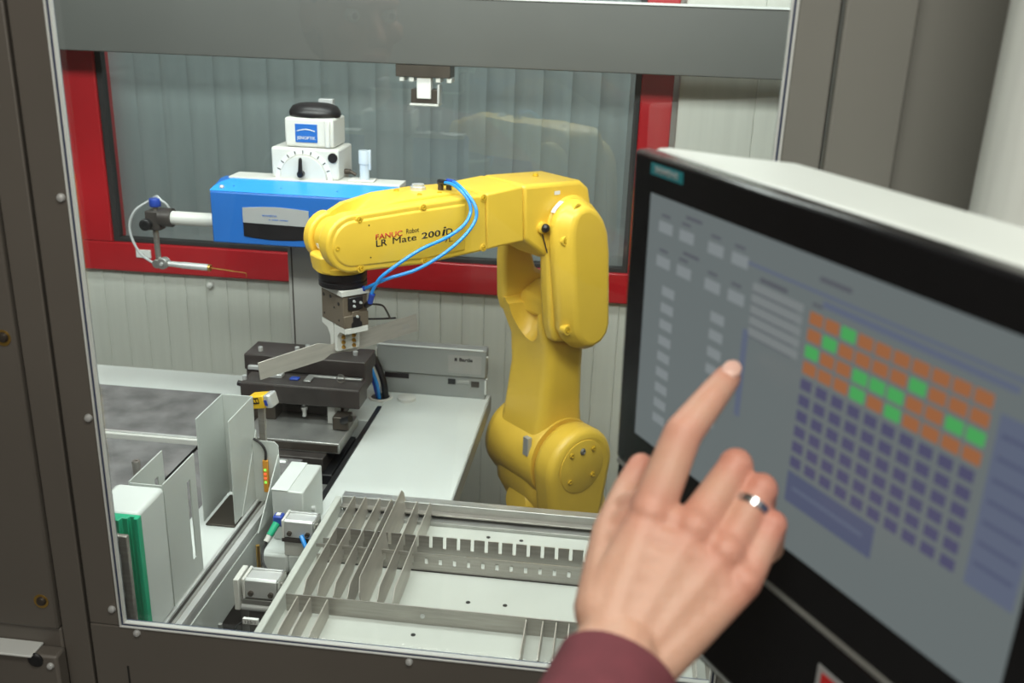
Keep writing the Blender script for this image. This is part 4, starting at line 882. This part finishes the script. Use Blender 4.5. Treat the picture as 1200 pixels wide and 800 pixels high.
back = V((.1,-.75,.25)).normalized()
for a, k, r1, r2 in ((wi,'im',.0165,.0125),(wm,'mm',.0165,.0125),(wr_,'rm',.0165,.0120),(wl_,'lm',.0165,.0110)):
    b.cone(a, H[k], r1, r2)
b.cone(H['tc'], H['im'], .0165, .0115); b.cone(H['tm'], H['im'], .0115, .0115); b.cone(H['ti'].lerp(H['tm'],.5), H['im'].lerp(H['ip'],.15), .0105, .0105)
for k1, k2 in (('im','mm'),('mm','rm'),('rm','lm')): b.cone(H[k1], H[k2], .0112, .0108)
rays = ((wi,'im',.0165,.0125),(wm,'mm',.0165,.0125),(wr_,'rm',.0165,.0120),(wl_,'lm',.0165,.0110))
for t in (0, .14, .28, .42, .56, .70, .84):
    for (a1, k1, p1, q1_), (a2, k2, p2, q2_) in zip(rays, rays[1:]): b.cone(a1.lerp(H[k1],t), a2.lerp(H[k2],t), p1+(q1_-p1)*t-.0006, p2+(q2_-p2)*t-.0006)
for t in (.2, .5, .8): b.cone(H['tc'].lerp(H['tm'],t), wi.lerp(H['im'],t), .0150-.003*t, .0150-.003*t)
b.cone(wl_, H['lm'].lerp(wl_,.25)+V((.002,.012,-.006)), .0165, .013)
for k in ('im','mm','rm','lm'): b.ball(H[k]-V((0,.0026,-.0024)), .0122 if k != 'lm' else .0105, 12)   # knuckle heads
for a, k in ((wi,'im'),(wm,'mm'),(wr_,'rm')): b.cone(a.lerp(H[k],.35)+V((0,-.0098,.0066)), H[k]+V((0,-.0068,.0056)), .0036, .0036, 8)   # extensor tendons
for k, r in (('ip',.0108),('mp',.0112),('rp',.0105),('lp',.0092)): b.ball(H[k]+V((0,-.0008,.0008)), r, 12)
b.cone(H['w1'], EL+V((-.014,0,.004)), .0185, .036); b.cone(H['w2'], EL+V((.014,0,-.004)), .0175, .036); b.cone(H['w3'], EL, .0195, .036)
hand = remeshed(b, .0013, 16)
# rest of the body, coarser, joined into the same mesh
hd_c = V((-.46,.08,1.61))
b = MB()
b.cone(EL, SH, .040, .052); b.cone(V((-.31,.05,1.39)), V((-.60,.0,1.39)), .066, .066); LS = V((-.63,-.01,1.38))
b.cone(V((-.455,.03,1.30)), V((-.455,.02,1.05)), .135, .125); b.cone(V((-.38,.03,1.30)), V((-.39,.02,1.05)), .105, .11); b.cone(V((-.53,.02,1.30)), V((-.52,.01,1.05)), .105, .11)
b.cone(V((-.39,.02,.98)), V((-.52,.01,.98)), .12, .12)
b.cone(V((-.46,.035,1.40)), V((-.458,.06,1.54)), .058, .052)
b.cone(LS, V((-.69,.02,1.10)), .050, .040); b.cone(V((-.69,.02,1.10)), V((-.66,.10,.86)), .037, .026); b.cone(V((-.66,.10,.86)), V((-.655,.12,.77)), .030, .016)
for i, (dx, L) in enumerate(((-.018,.085),(-.006,.095),(.006,.09),(.018,.075))): b.cone(V((-.655+dx,.12,.785)), V((-.650+dx,.135,.785-L)), .009, .007, 8)
b.cone(V((-.64,.115,.82)), V((-.622,.14,.755)), .011, .008, 8)
for sx in (-.53,-.38):
    b.cone(V((sx,.01,.95)), V((sx,.03,.50)), .088, .056); b.cone(V((sx,.03,.50)), V((sx,-.01,.09)), .056, .038); b.cone(V((sx,-.01,.05)), V((sx+.01,.12,.035)), .040, .032)
# head, turned towards the screen
fwd = V((.62,.78,-.10)).normalized(); side = V((fwd.y,-fwd.x,0)).normalized(); upv = side.cross(fwd)
hp_ = lambda f, s, u: hd_c+fwd*f+side*s+upv*u
HM = Matrix((side, fwd, upv)).transposed()
b.ball(hp_(-.012,0,.035), 1, 20, (.074,.092,.092), HM); b.ball(hp_(.022,0,-.035), 1, 18, (.058,.066,.078), HM); b.ball(hp_(.045,0,-.085), .030, 14)
b.cone(hp_(.088,0,.012), hp_(.112,0,-.022), .008, .013, 10); b.ball(hp_(.104,.011,-.028), .009, 10); b.ball(hp_(.104,-.011,-.028), .009, 10)
b.cone(hp_(.080,-.035,.030), hp_(.080,.035,.030), .012, .012, 10); b.cone(hp_(.082,-.016,-.052), hp_(.082,.016,-.052), .010, .010, 10)
for s in (-1,1):
    b.ball(hp_(.072,s*.040,-.015), .020, 10)
    b.ball(hp_(-.010,s*.074,-.002), 1, 12, (.010,.020,.032), HM)
rest = remeshed(b, .0065, 4)
bm = bmesh.new(); bm.from_mesh(hand); n0 = len(bm.faces); bm.from_mesh(rest)
bod = bpy.data.meshes.new('person'); bm.to_mesh(bod); bm.free()
at = bod.attributes.new('flush', 'FLOAT', 'POINT')
spots = [(H[k], r, a) for k, r, a in (('im',.018,.5),('mm',.018,.55),('rm',.018,.6),('lm',.017,.6),('ip',.012,.55),('mp',.014,.8),('rp',.014,.8),('lp',.013,.85),('idp',.010,.35),('it',.012,.5),('tt',.014,.6))]
for i, v in enumerate(bod.vertices):
    if v.co.y < .40: continue
    f = 0.
    for c, r, a in spots:
        d2 = (v.co-c).length_squared/(r*r)
        if d2 < 5: f = max(f, a*math.exp(-d2*.75))
    at.data[i].value = f
bod.materials.clear(); bod.materials.append(M['skin']); bod.shade_smooth()
pe = bpy.data.objects.new('person', bod); COL.objects.link(pe)
tag(pe, 'person in a maroon knit sweater pointing a right index finger at the touch monitor', 'person')
# nail on the index finger (dorsal side faces the camera)
fdir = (H['it']-H['idp']).normalized(); dors = (V((-.15,-.80,.5))-fdir*fdir.dot(V((-.15,-.80,.5)))).normalized(); sd = fdir.cross(dors)
NM = Matrix((sd, fdir, dors)).transposed()
b = MB(); b.ball(H['it']+dors*.0072+fdir*.0020, 1, 16, (.0058,.0076,.0020), NM); b.build('fingernail', M['nail'], pe, smooth=80)
# ring
rc = H['rm'].lerp(H['rp'], .72); rd_ = (H['rp']-H['rm']).normalized(); ra = rd_.orthogonal().normalized(); rb_ = rd_.cross(ra)
b = MB(); b.rings([[rc+rd_*h+(ra*math.cos(2*math.pi*k/36)+rb_*math.sin(2*math.pi*k/36))*r for h, r in ((-.0027,.0108),(-.0022,.0116),(.0022,.0116),(.0027,.0108))] for k in range(36)], closed=True)
rg = b.build('finger_ring', M['ringm'], None); tag(rg, 'silver ring worn on the ring finger of the pointing hand', 'ring')
# clothing
def garment(mb, vox, it, name, m):
    me = remeshed(mb, vox, it); me.materials.clear(); me.materials.append(m); me.shade_smooth()
    o = bpy.data.objects.new(name, me); COL.objects.link(o); o.parent = pe; return o
b = MB()
W0 = H['w1'].lerp(H['w2'], .5)+V((-.0005,-.004,.0)); ax = (EL-W0).normalized(); across = (H['w2']-H['w1']).normalized(); across = (across-ax*across.dot(ax)).normalized(); thick = ax.cross(across)
rings = []
for k in range(26):
    t = k/25; L = (EL-W0).length; c = W0+ax*(L*t+.007)
    ra_ = .0338+.0145*min(1, t*1.6)+(.0018 if k == 0 else 0); rb2 = .0285+.0160*min(1, t*1.5)
    tilt = 0
    if k == 0: rr = .97
    else: rr = 1+.012*math.sin(t*40)
    rings.append([c+(across*math.cos(a)*ra_+thick*math.sin(a)*rb2)*rr*(1+(.011 if j%2 else -.011)) for j, a in ((j, 2*math.pi*j/150) for j in range(150))])
inner = [[c_+(W0+ax*.015-c_)*.10 for c_ in rings[0]]]
inner2 = [[p+ax*.02 for p in inner[0]]]
b.rings(inner2+inner+rings)
rib = M['sweater']
b.build('sleeve', rib, pe, smooth=80)
b = MB()
b.cone(EL, SH, .050, .062); b.cone(V((-.31,.05,1.39)), V((-.60,.0,1.39)), .076, .076)
b.cone(V((-.455,.03,1.30)), V((-.455,.02,1.00)), .146, .140); b.cone(V((-.38,.03,1.30)), V((-.39,.02,1.00)), .116, .125); b.cone(V((-.53,.02,1.30)), V((-.52,.01,1.00)), .116, .125)
b.cone(V((-.46,.033,1.41)), V((-.459,.042,1.455)), .066, .060)
b.cone(LS, V((-.69,.02,1.10)), .060, .050); b.cone(V((-.69,.02,1.10)), V((-.66,.10,.88)), .047, .036)
garment(b, .008, 4, 'sweater', M['sweater'])
b = MB()
b.cone(V((-.39,.02,.97)), V((-.52,.01,.97)), .130, .130)
for sx in (-.53,-.38): b.cone(V((sx,.01,.93)), V((sx,.03,.50)), .098, .068); b.cone(V((sx,.03,.50)), V((sx,-.005,.13)), .068, .060)
garment(b, .009, 4, 'trousers', M['trousers'])
for sx in (-.53,-.38):
    b = MB(); b.cone(V((sx,-.01,.050)), V((sx+.012,.13,.042)), .048, .038); b.box((sx-.040,-.055,.0),(sx+.050,.165,.018)); garment(b, .006, 5, 'shoe', M['shoe'])
b = MB(); b.ball(hp_(-.022,0,.045), 1, 20, (.080,.094,.094), HM); b.cone(hp_(.045,-.045,.100), hp_(.045,.045,.100), .020, .020); b.ball(hp_(-.05,0,-.02), 1, 16, (.066,.055,.07), HM)
garment(b, .006, 4, 'hair', M['hair'])
for s in (-1,1):
    b = MB(); b.ball(hp_(.0745,s*.031,.010), .0125, 14); o = b.build('eye', M['eye'], pe)
    b = MB(); b.ball(hp_(.0845,s*.031,.010), .0050, 10); b.build('iris', M['iris'], o)
b = MB(); b.ball(hp_(.0905,0,-.054), 1, 14, (.022,.005,.007), HM); b.build('lips', M['lip'], pe)
